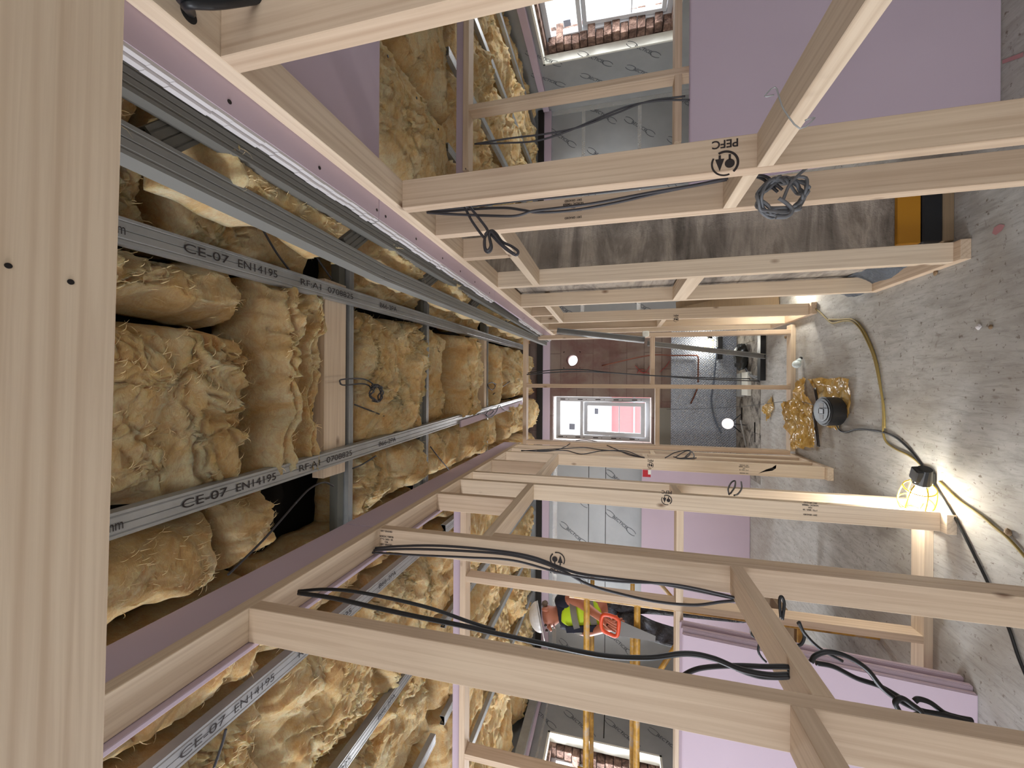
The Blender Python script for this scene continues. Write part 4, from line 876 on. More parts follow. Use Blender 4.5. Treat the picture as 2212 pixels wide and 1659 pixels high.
# coiled cable hanging from the right nogging
c0 = at(1690, 424, 'y', 1.30); e = empty('cable_coil', c0, 'tangled coil of grey cable hanging at the right-hand nogging', 'cable')
rr = random.Random(3); bm = bmesh.new(); pts = []
for k in range(86):
    a = 2*PI*k/12+rr.uniform(-.25, .25); ra = 0.058+rr.uniform(-.016, .006); pts.append(Vector((ra*math.cos(a)*0.9, rr.uniform(-.022, .022), ra*math.sin(a)*1.05)))
add_tube(bm, spline(pts, 4), 0.0042, 7); mesh_obj('coil', bm, M_CABLEL, e)
bm = bmesh.new(); add_tube(bm, spline([v-c0 for v in P('y', 1.30, (1632, 378), (1655, 382), (1672, 395), (1690, 410))], 6), 0.0042, 7); add_tube(bm, spline([v-c0 for v in P('y', 1.31, (1632, 381), (1650, 388), (1665, 402), (1680, 415))], 6), 0.0042, 7); mesh_obj('feed_cable', bm, M_CABLE, e)
bm = bmesh.new(); add_tube(bm, spline([v-c0 for v in P('y', 1.28, (1747, 359), (1725, 378), (1705, 400), (1692, 430))], 6), 0.0044, 7); add_tube(bm, spline([v-c0 for v in P('y', 1.27, (1682, 428), (1700, 440), (1712, 455), (1700, 468), (1676, 470))], 6), 0.0050, 7); mesh_obj('cable_end', bm, M_CABLEL, e)
cable('pair of black cables crossing the right room in front of the foil boards', P('y', 2.2, (1025, 311), (1100, 299), (1180, 289), (1250, 275), (1330, 245), (1400, 219), (1480, 208)), 0.0048, group=gr2, tubes=[P('y', 2.2, (1025, 311), (1090, 309), (1160, 304), (1230, 282), (1320, 243), (1370, 226), (1430, 217), (1490, 216))])
cable('dark cable leaving a hole in the right-hand top plate near the camera', [at(412, 26, 'z', 2.16), at(404, 8, 'z', 2.12), at(470, 8, 'z', 2.1), at(560, -4, 'z', 2.08), at(680, -24, 'z', 2.02)], 0.0075, M_BLACK, gr2, tubes=[[at(404, 12, 'z', 2.14), at(385, -12, 'z', 2.12), at(400, -30, 'z', 2.1)]])
bm = bmesh.new(); hp = at(408, 30, 'z', 2.1615); add_cyl(bm, (hp.x, hp.y, 2.1612), (hp.x, hp.y, 2.1645), 0.013, n=20); o = mesh_obj('drilled_hole', bm, M_DARK); child_at_world(o, [q for q in COL.objects if q.name == 'top_plate'][0])
gc3 = 'thin cables across the far end'
cable('pair of black cables passing through the far open frame to the floor', P('y', 3.90, (1138, 809), (1190, 805), (1260, 803), (1330, 806), (1400, 811), (1500, 815), (1560, 817), (1620, 818)), 0.0050, M_BLACK, gc3, tubes=[P('y', 3.92, (1140, 806), (1190, 800), (1250, 798), (1330, 806), (1420, 812), (1520, 819), (1640, 823))])
cable('thin wire from the far window down to the black cable reel', [at(1440, 884, 'y', 5.6), at(1500, 883, 'y', 5.3), at(1600, 878, 'y', 4.9), at(1700, 867, 'y', 4.1), at(1740, 870, 'y', 3.6), at(1776, 883, 'y', 3.15)], 0.0022, M_BLACK, gc3)
cable('blue-grey hose curving down over the silvery membrane', P('y', 5.62, (1548, 750), (1545, 790), (1541, 830), (1537, 860), (1540, 890), (1548, 915), (1558, 935)), 0.010, plain('blue_grey_hose', srgb(96, 106, 122), 0.5), gc3)
cable('bundle of grey cables fanned out on the far floor by the black channel', P('z', 0.02, (1590, 775), (1605, 790), (1618, 808), (1640, 815)), 0.008, M_CABLEL, gc3, tubes=[P('z', 0.03, (1595, 785), (1610, 795), (1625, 815), (1640, 812)), P('z', 0.03, (1615, 805), (1622, 812), (1640, 820)), P('z', 0.02, (1600, 778), (1612, 800), (1616, 818), (1640, 825)), P('z', 0.015, (1588, 772), (1604, 785), (1612, 795))])
# floor leads
cable('dusty yellow lead snaking over the floor from the right-hand lamp to the left-hand lamp', P('z', 0.008, (1757, 664), (1772, 675), (1789, 692), (1800, 698), (1822, 693), (1841, 695), (1858, 710), (1872, 735), (1885, 765), (1893, 795), (1900, 830), (1906, 865), (1908, 900), (1908, 935), (1915, 955), (1935, 970), (1962, 983), (1985, 1000), (2003, 1022)), 0.0055, M_YCABLE, 'leads on the floor',
      tubes=[P('z', 0.008, (1790, 690), (1812, 690), (1842, 690), (1862, 708), (1878, 738), (1890, 770), (1897, 800), (1903, 840), (1909, 880), (1911, 925))])
cable('black lead from the cable reel past the glowing lamp to the left room', P('z', 0.008, (1806, 912), (1812, 928), (1826, 934), (1850, 928), (1880, 929), (1908, 934), (1935, 945), (1962, 968), (1980, 990), (2003, 1022), (2025, 1056), (2055, 1105), (2080, 1150), (2105, 1200), (2132, 1255), (2155, 1305), (2180, 1360), (2200, 1420), (2225, 1480)), 0.0055, M_BLACK, 'leads on the floor')
cable('brown lead from the glowing lamp to the lower right picture corner', P('z', 0.008, (2030, 1040), (2050, 1060), (2075, 1083), (2100, 1100), (2125, 1118), (2150, 1140), (2180, 1165), (2225, 1215)), 0.0055, M_YCABLE, 'leads on the floor')
bm = bmesh.new(); q = at(2012, 1030, 'z', 0.0); add_box(bm, (q.x-0.028, q.y-0.042, 0.005), (q.x+0.028, q.y+0.03, 0.04), 0.008); tag(mesh_obj('cable_connector', bm, M_BLACK), 'black connector block where the leads meet at the glowing lamp', 'connector')
# ceiling cables
c0 = at(815, 850, 'z', 2.56); e = empty('cable_coil', c0, 'small coil of black cable hanging under the ceiling insulation from the timber batten', 'cable')
bm = bmesh.new(); pts = []; rr = random.Random(8)
for k in range(52):
    a = 2*PI*k/12.6; ra = 0.040+rr.uniform(-.006, .004); pts.append(Vector((ra*math.cos(a), ra*1.0*math.sin(a), rr.uniform(-.01, .02))))
add_tube(bm, spline(pts, 5), 0.0032, 7); mesh_obj('coil', bm, M_CABLE, e)
bm = bmesh.new()
for L_ in ([(735, 828), (738, 820), (780, 818), (800, 825), (812, 838)], [(735, 829), (745, 832), (780, 829), (797, 833), (803, 843)]): add_tube(bm, spline([v-c0 for v in P('z', 2.585, *L_)], 6), 0.0034, 7)
mesh_obj('feed_cable', bm, M_CABLE, e)
gcc = 'cables above the ceiling grid'
for lab, z, pts_ in (('black cable slanting across the insulation right of the printed rail, nearer the camera', 2.635, [(548, 462), (570, 500), (600, 550), (640, 602)]), ('black cable slanting across the insulation right of the printed rail, farther one', 2.635, [(664, 520), (690, 565), (716, 602)]),
                     ('black cable sagging behind the coil over the first insulation bay', 2.625, [(766, 874), (800, 887), (840, 903), (885, 922)]), ('black cable slanting over the insulation left of the left rail to the pink strip', 2.62, [(492, 1242), (530, 1205), (570, 1165), (610, 1120), (640, 1085)]),
                     ('black cable looping by the pink strip left of the left rail', 2.62, [(640, 1085), (670, 1055), (700, 1042), (720, 1050)]), ('black cable hanging by the second cross channel on the left', 2.61, [(930, 965), (945, 985), (960, 1003), (970, 1015)]),
                     ('short black cable behind the left rail near the tongue of insulation', 2.61, [(762, 1012), (785, 1002), (812, 985)]), ('thin black cable under the left room rail at the lower picture edge', 2.59, [(462, 1659), (472, 1630), (482, 1600), (488, 1575)])):
    cable(lab, P('z', z, *pts_), 0.0036, M_CABLE, gcc)
cable('tangled black cable tied to the pink strip on the far left rail', P('z', 2.575, (1032, 895), (1045, 893), (1056, 898), (1066, 888), (1060, 884), (1050, 896), (1060, 902), (1072, 890), (1078, 876), (1090, 885), (1112, 892)), 0.004, M_BLACK, gcc)
cable('small ring of black cable hanging before the far insulation', P('z', 2.58, (1056, 828), (1064, 826), (1070, 834), (1064, 842), (1056, 838), (1054, 830), (1062, 826), (1072, 830)), 0.004, M_BLACK, gcc, tubes=[P('z', 2.6, (1065, 852), (1090, 832), (1118, 812))])
# bent wire hook on the near right nogging
cable('bent shiny wire tie hooked over the nogging in front of the pink sheet', P('y', 0.88, (1672, 205), (1652, 208), (1674, 188), (1684, 213), (1694, 238), (1728, 278), (1760, 254), (1739, 260)), 0.0014, M_STEEL, None, 3, 'wire tie', 'wire_tie')
# copper pipes
gcp = 'copper pipes on the far wall'
M_COP = plain('copper', srgb(120, 74, 58), 0.45, 0.6)
cable('copper pipe turning down over the silvery membrane', P('y', 5.655, (1300, 790), (1400, 768), (1455, 768), (1500, 768), (1508, 772), (1508, 800), (1508, 826)), 0.009, M_COP, gcp, 6, 'copper pipe', 'copper_pipe')
cable('short loose copper pipe end sloping over the membrane', P('y', 5.64, (1507, 838), (1500, 855), (1492, 872)), 0.009, M_COP, gcp, 3, 'copper pipe', 'copper_pipe')

# ================================================================== loose steel stud leaning by the far right
channel('leaning_steel_stud', at(1650, 770, 'z', 0.02), at(1398, 742, 'y', 4.35), 0.050, 0.03, 'long printed steel stud leaning across the far opening, lower dark length', 'steel stud', 'leaning steel studs', up=(0, -1, 0))
channel('leaning_steel_stud', at(1392, 736, 'y', 3.945), at(1204, 716, 'y', 3.945), 0.055, 0.03, 'bright upper steel stud leaning across the far opening', 'steel stud', 'leaning steel studs', up=(0.3, -1, 0))

# ================================================================== sheets and stacks
def sheet_quad(bm, a, b, c, d, t, bevel=0.003):
    """board a,b (foot) d,c (head), thickness t away from the room side"""
    n = (Vector(b)-Vector(a)).cross(Vector(d)-Vector(a)).normalized()*t
    v = [bm.verts.new(Vector(p)) for p in (a, b, c, d)]+[bm.verts.new(Vector(p)-n) for p in (a, b, c, d)]
    fs = [(0, 1, 2, 3), (7, 6, 5, 4), (0, 4, 5, 1), (1, 5, 6, 2), (2, 6, 7, 3), (3, 7, 4, 0)]
    F = [bm.faces.new([v[i] for i in f]) for f in fs]
    if bevel: bmesh.ops.bevel(bm, geom=list({e_ for f in F for e_ in f.edges}), offset=bevel, segments=2, affect='EDGES')
def leaning_stack(x0, x1, yf, yt, zt, n, t, labs, group, jit, backoff=0.0):
    r_ = random.Random(5)
    for i in range(n):
        dy = i*(t+0.0004); jx = jit[i % len(jit)]
        bm = bmesh.new(); sheet_quad(bm, (x0, yf+dy, 0.001), (x1+jx, yf+dy, 0.001), (x1+jx, yt+dy, zt), (x0, yt+dy, zt), t, 0.0045)
        tag(mesh_obj('plasterboard_sheet', bm, M_PINK), labs[i], 'plasterboard', group)
nn = ['front', 'second', 'third', 'fourth', 'rearmost']
leaning_stack(-3.6, -1.305, 2.147, 2.275, 1.150, 5, 0.0235, ['%s lilac plasterboard sheet of the stack leaning in the left room' % q for q in nn], 'plasterboard sheets leaning in the left room', [0.0, 0.020, 0.004, 0.024, 0.008])
leaning_stack(1.02, 3.7, 2.056, 2.200, 1.140, 3, 0.0160, ['big %s pink plasterboard sheet leaning in the right room' % q for q in ('front', 'middle', 'rear')], 'plasterboard sheets leaning in the right room', [0, 0, 0])
leaning_stack(-2.9, -0.95, 5.12, 5.20, 1.175, 3, 0.02, ['%s lilac sheet of the far stack below the foil boards, left room' % q for q in ('front', 'middle', 'rear')], 'far plasterboard sheets of the left room', [0, .01, 0])
# old boards leaning past the lamp
for i, (x, w, lab) in enumerate(((0.80, 0.20, 'wide brown board leaning by the right-hand lamp'), (0.90, 0.16, 'second brown board leaning behind the first by the lamp'))):
    bm = bmesh.new(); add_obox(bm, (x+0.05, 4.30+0.05*i, 0.01), (x-0.02, 4.9+0.06*i, 0.82), 0.02, w, (1, 0, 0)); tag(mesh_obj('old_board', bm, M_PLY), lab, 'board', 'old boards leaning by the lamp')
# yellow thing and dark tub at the foot of the pier
bm = bmesh.new(); add_box(bm, (0.67, 2.285, 0.125), (1.04, 2.312, 0.215), 0.004); tag(mesh_obj('yellow_strip', bm, plain('dull_orange_plastic', srgb(176, 120, 18), 0.5)), 'dull orange-yellow strip across the foot of the grey pier', 'strip')
bm = bmesh.new(); add_box(bm, (0.67, 2.280, 0.045), (1.04, 2.312, 0.122), 0.006); tag(mesh_obj('black_damp_strip', bm, M_BLACK), 'black strip below the orange one at the foot of the grey pier', 'strip')
bm = bmesh.new(); add_box(bm, (0.67, 2.284, 0.0), (1.04, 2.312, 0.043), 0.004); tag(mesh_obj('brown_skirt', bm, M_PLY), 'brown wooden strip on the floor at the foot of the grey pier', 'strip')
M_GSH = NT('grey_polythene', 0.4); _v = M_GSH.coord('Object'); M_GSH.color(srgb(128, 134, 142)); M_GSH.bump(M_GSH.noise(_v, 14, 3, 0.6, 1), 0.7, 0.03); M_GSH = M_GSH.m
bm = bmesh.new(); vs = []
for i in range(17):
    for j in range(9):
        u_, v_ = i/16, j/8; yy = 2.36+0.78*u_; vs.append(bm.verts.new((0.658-0.075*(1-v_)**1.5-0.01*math.sin(u_*17+v_*3), yy, 0.012+0.20*v_*(0.35+0.65*u_)+0.006*math.sin(u_*23))))
for i in range(16):
    for j in range(8): bm.faces.new((vs[i*9+j], vs[(i+1)*9+j], vs[(i+1)*9+j+1], vs[i*9+j+1]))
bmesh.ops.solidify(bm, geom=bm.faces[:], thickness=0.002); tag(mesh_obj('polythene_flap', bm, M_GSH, None, True), 'grey polythene flap at the foot of the pier between two right-hand studs', 'plastic sheet')

# ================================================================== things on the floor
def crumple(label, outline, z, seed, mat, name='crinkled_plastic_bag', cat='plastic bag', amp=0.03, res=60, group=None, top=0.05):
    xs = [p.x for p in outline]; ys = [p.y for p in outline]; x0, x1, y0, y1 = min(xs), max(xs), min(ys), max(ys)
    def inside(x, y):
        c = False; n = len(outline)
        for i in range(n):
            a = outline[i]; b = outline[i-1]
            if (a.y > y) != (b.y > y) and x < (b.x-a.x)*(y-a.y)/(b.y-a.y)+a.x: c = not c
        return c
    bm = bmesh.new(); g = {}
    def V(i, j):
        if (i, j) not in g:
            x = x0+(x1-x0)*i/res; y = y0+(y1-y0)*j/res
            h = abs(float(pn(x*6, y*6, seed)))*amp*2.0+abs(float(pn(x*15, y*15, seed+1)))*amp*0.5
            g[(i, j)] = bm.verts.new((x+float(pn(x*9, y*9, seed+2))*0.012, y+float(pn(x*9, y*9, seed+3))*0.012, z+0.004+h))
        return g[(i, j)]
    for i in range(res):
        for j in range(res):
            if inside(x0+(x1-x0)*(i+.5)/res, y0+(y1-y0)*(j+.5)/res): bm.faces.new((V(i, j), V(i+1, j), V(i+1, j+1), V(i, j+1)))
    bmesh.ops.solidify(bm, geom=bm.faces[:], thickness=0.0015)
    return tag(mesh_obj(name, bm, mat), label, cat, group)
crumple('yellow crinkled plastic bag spread under the black cable reel', P('z', 0, (1843, 816), (1843, 890), (1830, 905), (1812, 930), (1790, 922), (1775, 905), (1768, 860), (1760, 840), (1752, 822), (1745, 818)), 0, 4, M_BAG, amp=0.016, group='yellow plastic bags')
crumple('yellow crinkled plastic bag lying across the far sole plate beside the reel', P('z', 0, (1735, 826), (1752, 815), (1762, 835), (1772, 880), (1782, 935), (1778, 962), (1765, 968), (1728, 971), (1722, 945), (1705, 905), (1700, 873), (1725, 862)), 0.034, 9, M_BAG, amp=0.03, group='yellow plastic bags')
crumple('small yellow plastic scrap on the floor past the far sole plate', P('z', 0, (1669, 856), (1674, 880), (1664, 910), (1652, 888)), 0, 15, M_BAG, amp=0.02, res=14, group='yellow plastic bags')
M_TAPEB = plain('black_tape', srgb(40, 34, 32), 0.35)
bm = bmesh.new(); add_tube(bm, spline([v for v in P('z', 0.055, (1760, 838), (1766, 870), (1773, 890))], 5), 0.010, 8, flat=0.4); add_tube(bm, spline(P('z', 0.055, (1758, 890), (1763, 925), (1768, 965)), 5), 0.011, 8, flat=0.4)
tag(mesh_obj('black_strap', bm, M_TAPEB), 'black strap lying over the yellow plastic bags beside the reel', 'strap')
q = at(1811, 889, 'z', 0.03); e = empty('cable_reel', (q.x, q.y+0.015, 0.02), 'round black cable reel sitting upright on the yellow bag', 'cable reel')
e.rotation_euler = (math.radians(8), 0, 0)
bm = bmesh.new(); add_cyl(bm, (0, 0, 0.0), (0, 0, 0.110), 0.096, 0.100, 40); bmesh.ops.bevel(bm, geom=[e_ for e_ in bm.edges if len(e_.link_faces) == 2 and e_.calc_face_angle() > 1.0], offset=0.012, segments=3, affect='EDGES'); mesh_obj('drum', bm, M_BLACK, e, False)
bm = bmesh.new(); add_cyl(bm, (0, 0, 0.108), (0, 0, 0.113), 0.07, n=36); mesh_obj('face_plate', bm, plain('dark_grey_plastic', srgb(34, 36, 42), 0.4), e)
for xx in (0.040, -0.040):
    bm = bmesh.new(); add_box(bm, (xx-0.016, -0.022, 0.1130), (xx+0.016, 0.018, 0.1145)); mesh_obj('paper_label', bm, plain('grey_label', srgb(150, 152, 156), 0.6), e)
bm = bmesh.new(); add_box(bm, (-0.018, -0.024, 0.1128), (0.018, 0.024, 0.1140), 0.003); mesh_obj('centre_socket', bm, M_TAPEB, e)
q = at(1720, 787, 'z', 0.06); e = empty('light_bulb', (q.x, q.y, 0.058), 'loose pearl light bulb resting on the far sole plate', 'light bulb'); e.rotation_euler = (0, math.radians(125), 0.5)
bm = bmesh.new(); bmesh.ops.create_uvsphere(bm, u_segments=20, v_segments=14, radius=0.032, matrix=Matrix.Translation((0, 0, 0.0))); add_cyl(bm, (0, 0, 0.02), (0, 0, 0.058), 0.026, 0.014, 18); mesh_obj('glass_bulb', bm, M_OPAL, e, True)
bm = bmesh.new(); add_cyl(bm, (0, 0, 0.056), (0, 0, 0.078), 0.0135, 0.012, 14); mesh_obj('cap', bm, M_SCREW, e)
bm = bmesh.new(); add_box(bm, (0.055, 4.66, 0.0), (0.56, 4.755, 0.05), 0.003); tag(mesh_obj('black_drain_channel', bm, M_BLACK), 'long black channel lying across the floor beyond the far open frame', 'channel')
bm = bmesh.new(); add_box(bm, (0.34, 5.62, 0.18), (0.62, 5.679, 0.24), 0.003); tag(mesh_obj('black_pipe_lagging', bm, M_BLACK), 'short black lagged bar in front of the membrane under the far lamp', 'bar')
# black rubble sack, foil offcut and block by the far wall
bm = bmesh.new(); bmesh.ops.create_icosphere(bm, subdivisions=4, radius=1.0)
for v in bm.verts:
    c = v.co.copy(); d = 1+0.16*float(pn(c.x*2.2+c.z, c.y*2.2, 71))+0.06*float(pn(c.x*7, c.y*7+c.z*5, 72)); v.co = Vector((c.x*0.16*d, c.y*0.10*d, max(c.z*0.075*d, -0.06)+0.062))
o = mesh_obj('rubble_sack', bm, plain('black_polythene', srgb(44, 46, 44), 0.25), None, True); o.location = (0.34, 5.28, 0); tag(o, 'shiny black sack slumped on the far floor', 'sack')
bm = bmesh.new(); add_box(bm, (-0.11, 5.10, 0.0), (0.16, 5.32, 0.045), 0.004); tag(mesh_obj('board_offcut', bm, M_LINER), 'pale board offcut lying on the far floor by the sack', 'offcut')
bm = bmesh.new(); add_box(bm, (-0.13, 5.36, 0.0), (0.15, 5.50, 0.05), 0.004); tag(mesh_obj('foil_board_offcut', bm, M_FOIL), 'foil-faced offcut lying behind the pale one on the far floor', 'offcut')
M_CRACK = plain('brown_black', srgb(44, 38, 34), 0.9)
for i, (xa, ya, xb, yb_) in enumerate(((-0.62, 4.95, -0.40, 4.99), (-0.42, 5.42, -0.26, 5.46))):
    bm = bmesh.new(); add_box(bm, (xa, ya, 0.0), (xb, yb_, 0.006)); tag(mesh_obj('dark_floor_strip', bm, M_CRACK), ('dark slot in the far floor left of the scrap', 'dark gap in the far floor under the floodlight')[i], 'floor patch')  # thin dark strips laid on the far floor
rr = random.Random(21)
for i, (x, y, s_, lab) in enumerate(((2115, 706, 0.012, 'pale stone chip on the open floor at the right picture edge'), (2140, 706, 0.009, 'grey grit chip beside the pale stone chip'), (1698, 728, 0.016, 'dark clod on the floor inside the far open frame'), (2022, 590, 0.012, 'grit lump near the foot of the pier stud'), (2180, 1150, 0.014, 'dark flake on the floor by the brown lead'))):
    bm = bmesh.new(); bmesh.ops.create_icosphere(bm, subdivisions=2, radius=s_)
    for v in bm.verts: v.co = Vector((v.co.x*rr.uniform(.8, 1.2), v.co.y*rr.uniform(.8, 1.2), v.co.z*0.6))
    q = at(x, y, 'z', 0.004); o = mesh_obj('stone_chip', bm, M_GYP if i == 0 else M_PLY); o.location = (q.x, q.y, s_*0.55); tag(o, lab, 'debris', 'bits of debris')
# paint marks sprayed on floor and far wall
M_PAINT = plain('red_marking_paint', srgb(176, 56, 58), 0.8); M_PAINT2 = plain('faded_red_paint', srgb(178, 128, 130), 0.9)
def blot(pts, z, mat, parent, name='paint_mark'):
    bm = bmesh.new(); bm.faces.new([bm.verts.new((p.x, p.y, z)) for p in pts]); bm.normal_update()
    if bm.faces[:][0].normal.z < 0: bmesh.ops.reverse_faces(bm, faces=bm.faces[:])
    o = mesh_obj(name, bm, mat, parent)
FLOOR = [o for o in COL.objects if o.name == 'floor'][0]
blot(P('z', 0, (2148, 492), (2160, 484), (2172, 486), (2165, 498), (2152, 508), (2144, 504)), 0.0015, M_PAINT2, FLOOR)
blot(P('z', 0, (2166, 130), (2212, 112), (2212, 122), (2166, 138)), 0.0015, M_PAINT2, FLOOR)
WALLB = [o for o in COL.objects if o.name == 'wall_back'][0]
bm = bmesh.new()
for seg in ([(1372, 790), (1382, 800), (1390, 806), (1398, 800), (1404, 790)], [(1382, 804), (1400, 806), (1410, 812)], [(1425, 804), (1440, 790), (1446, 780)], [(1376, 806), (1384, 798), (1393, 800)]):
    q = spline(P('y', YB-0.003, *seg), 5)
    for a, b in zip(q, q[1:]): add_obox(bm, a, b, 0.004, 0.026, (0, -1, 0.001))
o = mesh_obj('paint_mark', bm, M_PAINT); child_at_world(o, WALLB)
# red tag stapled on a stud
q = at(1397, 1023, 'y', 3.35); bm = bmesh.new(); add_box(bm, (q.x-0.028, 3.352, q.z-0.030), (q.x+0.028, 3.356, q.z+0.030), 0.001); o = mesh_obj('paper_tag', bm, plain('red_tag', srgb(190, 24, 40), 0.5)); tag(o, 'red and white tag stuck among the far left-hand studs', 'tag')
bm = bmesh.new(); add_box(bm, (q.x-0.006, 3.349, q.z-0.032), (q.x+0.030, 3.3515, q.z-0.010)); c = mesh_obj('white_patch', bm, M_LINER); child_at_world(c, o)
# small white clip sockets on the far right studs
q = at(1395, 720, 'y', 3.94); bm = bmesh.new(); add_box(bm, (q.x-0.03, 3.925, q.z-0.03), (q.x+0.02, 3.9495, q.z+0.03), 0.006); add_cyl(bm, (q.x-0.02, 3.915, q.z), (q.x-0.02, 3.93, q.z), 0.018, n=14); tag(mesh_obj('white_pipe_clip', bm, M_LINER), 'white plastic pipe clips on the far right upright', 'clip')

# ================================================================== the workman and his tower
def skin_mesh(name, V, E, R, mat, parent=None, sub=2, root=0):
    me = bpy.data.meshes.new('s'); me.from_pydata([tuple(v) for v in V], E, []); ob = bpy.data.objects.new('s', me); COL.objects.link(ob)
    md = ob.modifiers.new('skin', 'SKIN'); md.use_smooth_shade = True
    sv = me.skin_vertices[0].data
    for i, r in enumerate(R): sv[i].radius = (r if isinstance(r, tuple) else (r, r)); sv[i].use_root = (i == root)
    ss = ob.modifiers.new('sub', 'SUBSURF'); ss.levels = sub; ss.render_levels = sub
    bpy.context.view_layer.update()
    m2 = bpy.data.meshes.new_from_object(ob.evaluated_get(bpy.context.evaluated_depsgraph_get())); bpy.data.objects.remove(ob); bpy.data.meshes.remove(me)
    for p in m2.polygons: p.use_smooth = True
    m2.materials.clear(); m2.materials.append(mat); m2.name = name
    return link(bpy.data.objects.new(name, m2), parent)
M_SKIN = plain('ruddy_skin', srgb(186, 120, 96), 0.55); M_SHIRT = plain('navy_cloth', srgb(30, 34, 50), 0.9)
M_VEST = plain('hi_vis_yellow', srgb(200, 236, 40), 0.6); M_BAND = plain('reflective_band', srgb(196, 196, 190), 0.35, 0.2)
M_HAT = plain('white_hard_hat', srgb(232, 232, 230), 0.3)
M_TROU = NT('dark_trousers', 0.75); _v = M_TROU.coord('Object'); M_TROU.color(M_TROU.ramp(M_TROU.noise(_v, 7, 3, 0.6, 0.8), [(0.46, srgb(42, 38, 38)), (0.62, srgb(74, 76, 84)), (0.72, srgb(140, 152, 170))])); M_TROU.bump(M_TROU.noise(_v, 16, 4, 0.6, 1.5), 1.0, 0.04); M_TROU = M_TROU.m  # bluish highlights of the creased cloth are painted into the colour
PY = 3.2
A = lambda x, y, d=0.0: at(x, y, 'y', PY+d)
ground = A(1500, 1320); PZ = 0.42                                     # top of the platform he stands on
pel, bel, che, nek = A(1316, 1314), A(1280, 1316), A(1236, 1320), A(1207, 1326, -0.02)
hd0, hd1 = A(1192, 1330, -0.05), A(1170, 1334, -0.07)
s1, e1, w1_, h1 = A(1216, 1297), A(1246, 1296, -0.10), A(1296, 1333, -0.30), A(1308, 1342, -0.34)
s2, e2, w2_, h2 = A(1226, 1346), A(1268, 1364, -0.06), A(1312, 1356, -0.22), A(1325, 1352, -0.27)
hp1, hp2 = A(1330, 1301), A(1332, 1328)
k1, k2 = A(1396, 1304, -0.06), A(1404, 1362, -0.20)
a1 = Vector((A(1440, 1312).x+0.02, PY+0.02, PZ+0.10)); a2 = Vector((A(1450, 1392).x, PY-0.04, PZ+0.10))
t1 = a1+Vector((-0.02, -0.15, -0.06)); t2 = a2+Vector((-0.03, -0.15, -0.06))
man = empty('person', (0, 0, 0), 'person in white hard hat, yellow high-visibility vest and dark trousers, sawing on a low platform', 'person')
V = [pel, bel, che, nek, hd0, hd1, s1, e1, w1_, h1, s2, e2, w2_, h2, hp1, k1, a1, t1, hp2, k2, a2, t2]
E_ = [(0, 1), (1, 2), (2, 3), (3, 4), (4, 5), (2, 6), (6, 7), (7, 8), (8, 9), (2, 10), (10, 11), (11, 12), (12, 13), (0, 14), (14, 15), (15, 16), (16, 17), (0, 18), (18, 19), (19, 20), (20, 21)]
R_ = [0.125, 0.115, 0.13, 0.055, 0.084, 0.092, 0.062, 0.043, 0.028, 0.034, 0.062, 0.043, 0.028, 0.034, 0.085, 0.058, 0.040, 0.036, 0.085, 0.058, 0.040, 0.036]
def fingers(palm, wrist, curl, spread):
    d = (palm-wrist).normalized(); sd = d.cross(Vector(spread)).normalized(); cu = Vector(curl).normalized(); out = []
    for k, (off, L) in enumerate(((-0.026, 0.070), (-0.009, 0.080), (0.009, 0.075), (0.026, 0.060))):
        b = palm+sd*off+d*0.02; out.append([b, b+d*L*0.40+cu*0.004, b+d*L*0.62+cu*L*0.33, b+d*L*0.50+cu*L*0.62])
    tb = palm-d*0.012-sd*0.030; out.append([tb, tb-sd*0.022+d*0.020+cu*0.010, tb-sd*0.018+d*0.046+cu*0.026])
    return out
for pi_, wi, cu, sp in ((9, 8, (-0.2, -0.3, -1), (0, -0.5, 1)), (13, 12, (0.3, 0.2, -1), (0, -0.5, 1))):
    for ch in fingers(V[pi_], V[wi], cu, sp):
        pr = pi_
        for k, q in enumerate(ch): V.append(q); R_.append(0.0105 if k == 0 else 0.0092 if k < 3 else 0.008); E_.append((pr, len(V)-1)); pr = len(V)-1
body = skin_mesh('body', V, E_, R_, M_SKIN, man, 2)
fdir = Vector((-0.42, -0.84, -0.34)).normalized(); hc = (hd0+hd1)/2; upd = (hd1-hd0).normalized(); sid = fdir.cross(upd).normalized()
bm = bmesh.new(); add_cyl(bm, hc+fdir*0.080-upd*0.0, hc+fdir*0.118-upd*0.012, 0.016, 0.009, 12); o = mesh_obj('nose', bm, M_SKIN, man, True)
for sg in (-1, 1):
    bm = bmesh.new(); bmesh.ops.create_uvsphere(bm, u_segments=10, v_segments=8, radius=0.011, matrix=Matrix.Translation(hc+fdir*0.088+sid*0.032*sg+upd*0.022)); mesh_obj('eye', bm, plain('dark_eye', srgb(40, 28, 24), 0.3), man, True)
    bm = bmesh.new(); bmesh.ops.create_uvsphere(bm, u_segments=10, v_segments=8, radius=0.024, matrix=Matrix.Translation(hc+sid*0.088*sg) @ Matrix.Diagonal((0.6, 1, 1.2, 1))); mesh_obj('ear', bm, M_SKIN, man, True)
bm = bmesh.new(); add_tube(bm, [hc+fdir*0.086-upd*0.040+sid*x for x in (-0.022, 0, 0.022)], 0.0045, 6); mesh_obj('mouth', bm, plain('lips', srgb(120, 60, 54), 0.6), man)
bm = bmesh.new(); add_tube(bm, spline([hc-fdir*0.05+sid*0.09-upd*0.01, hc-fdir*0.10-upd*0.0, hc-fdir*0.05-sid*0.09-upd*0.01], 5), 0.022, 8); mesh_obj('hair', bm, plain('grey_hair', srgb(120, 108, 98), 0.9), man, True)
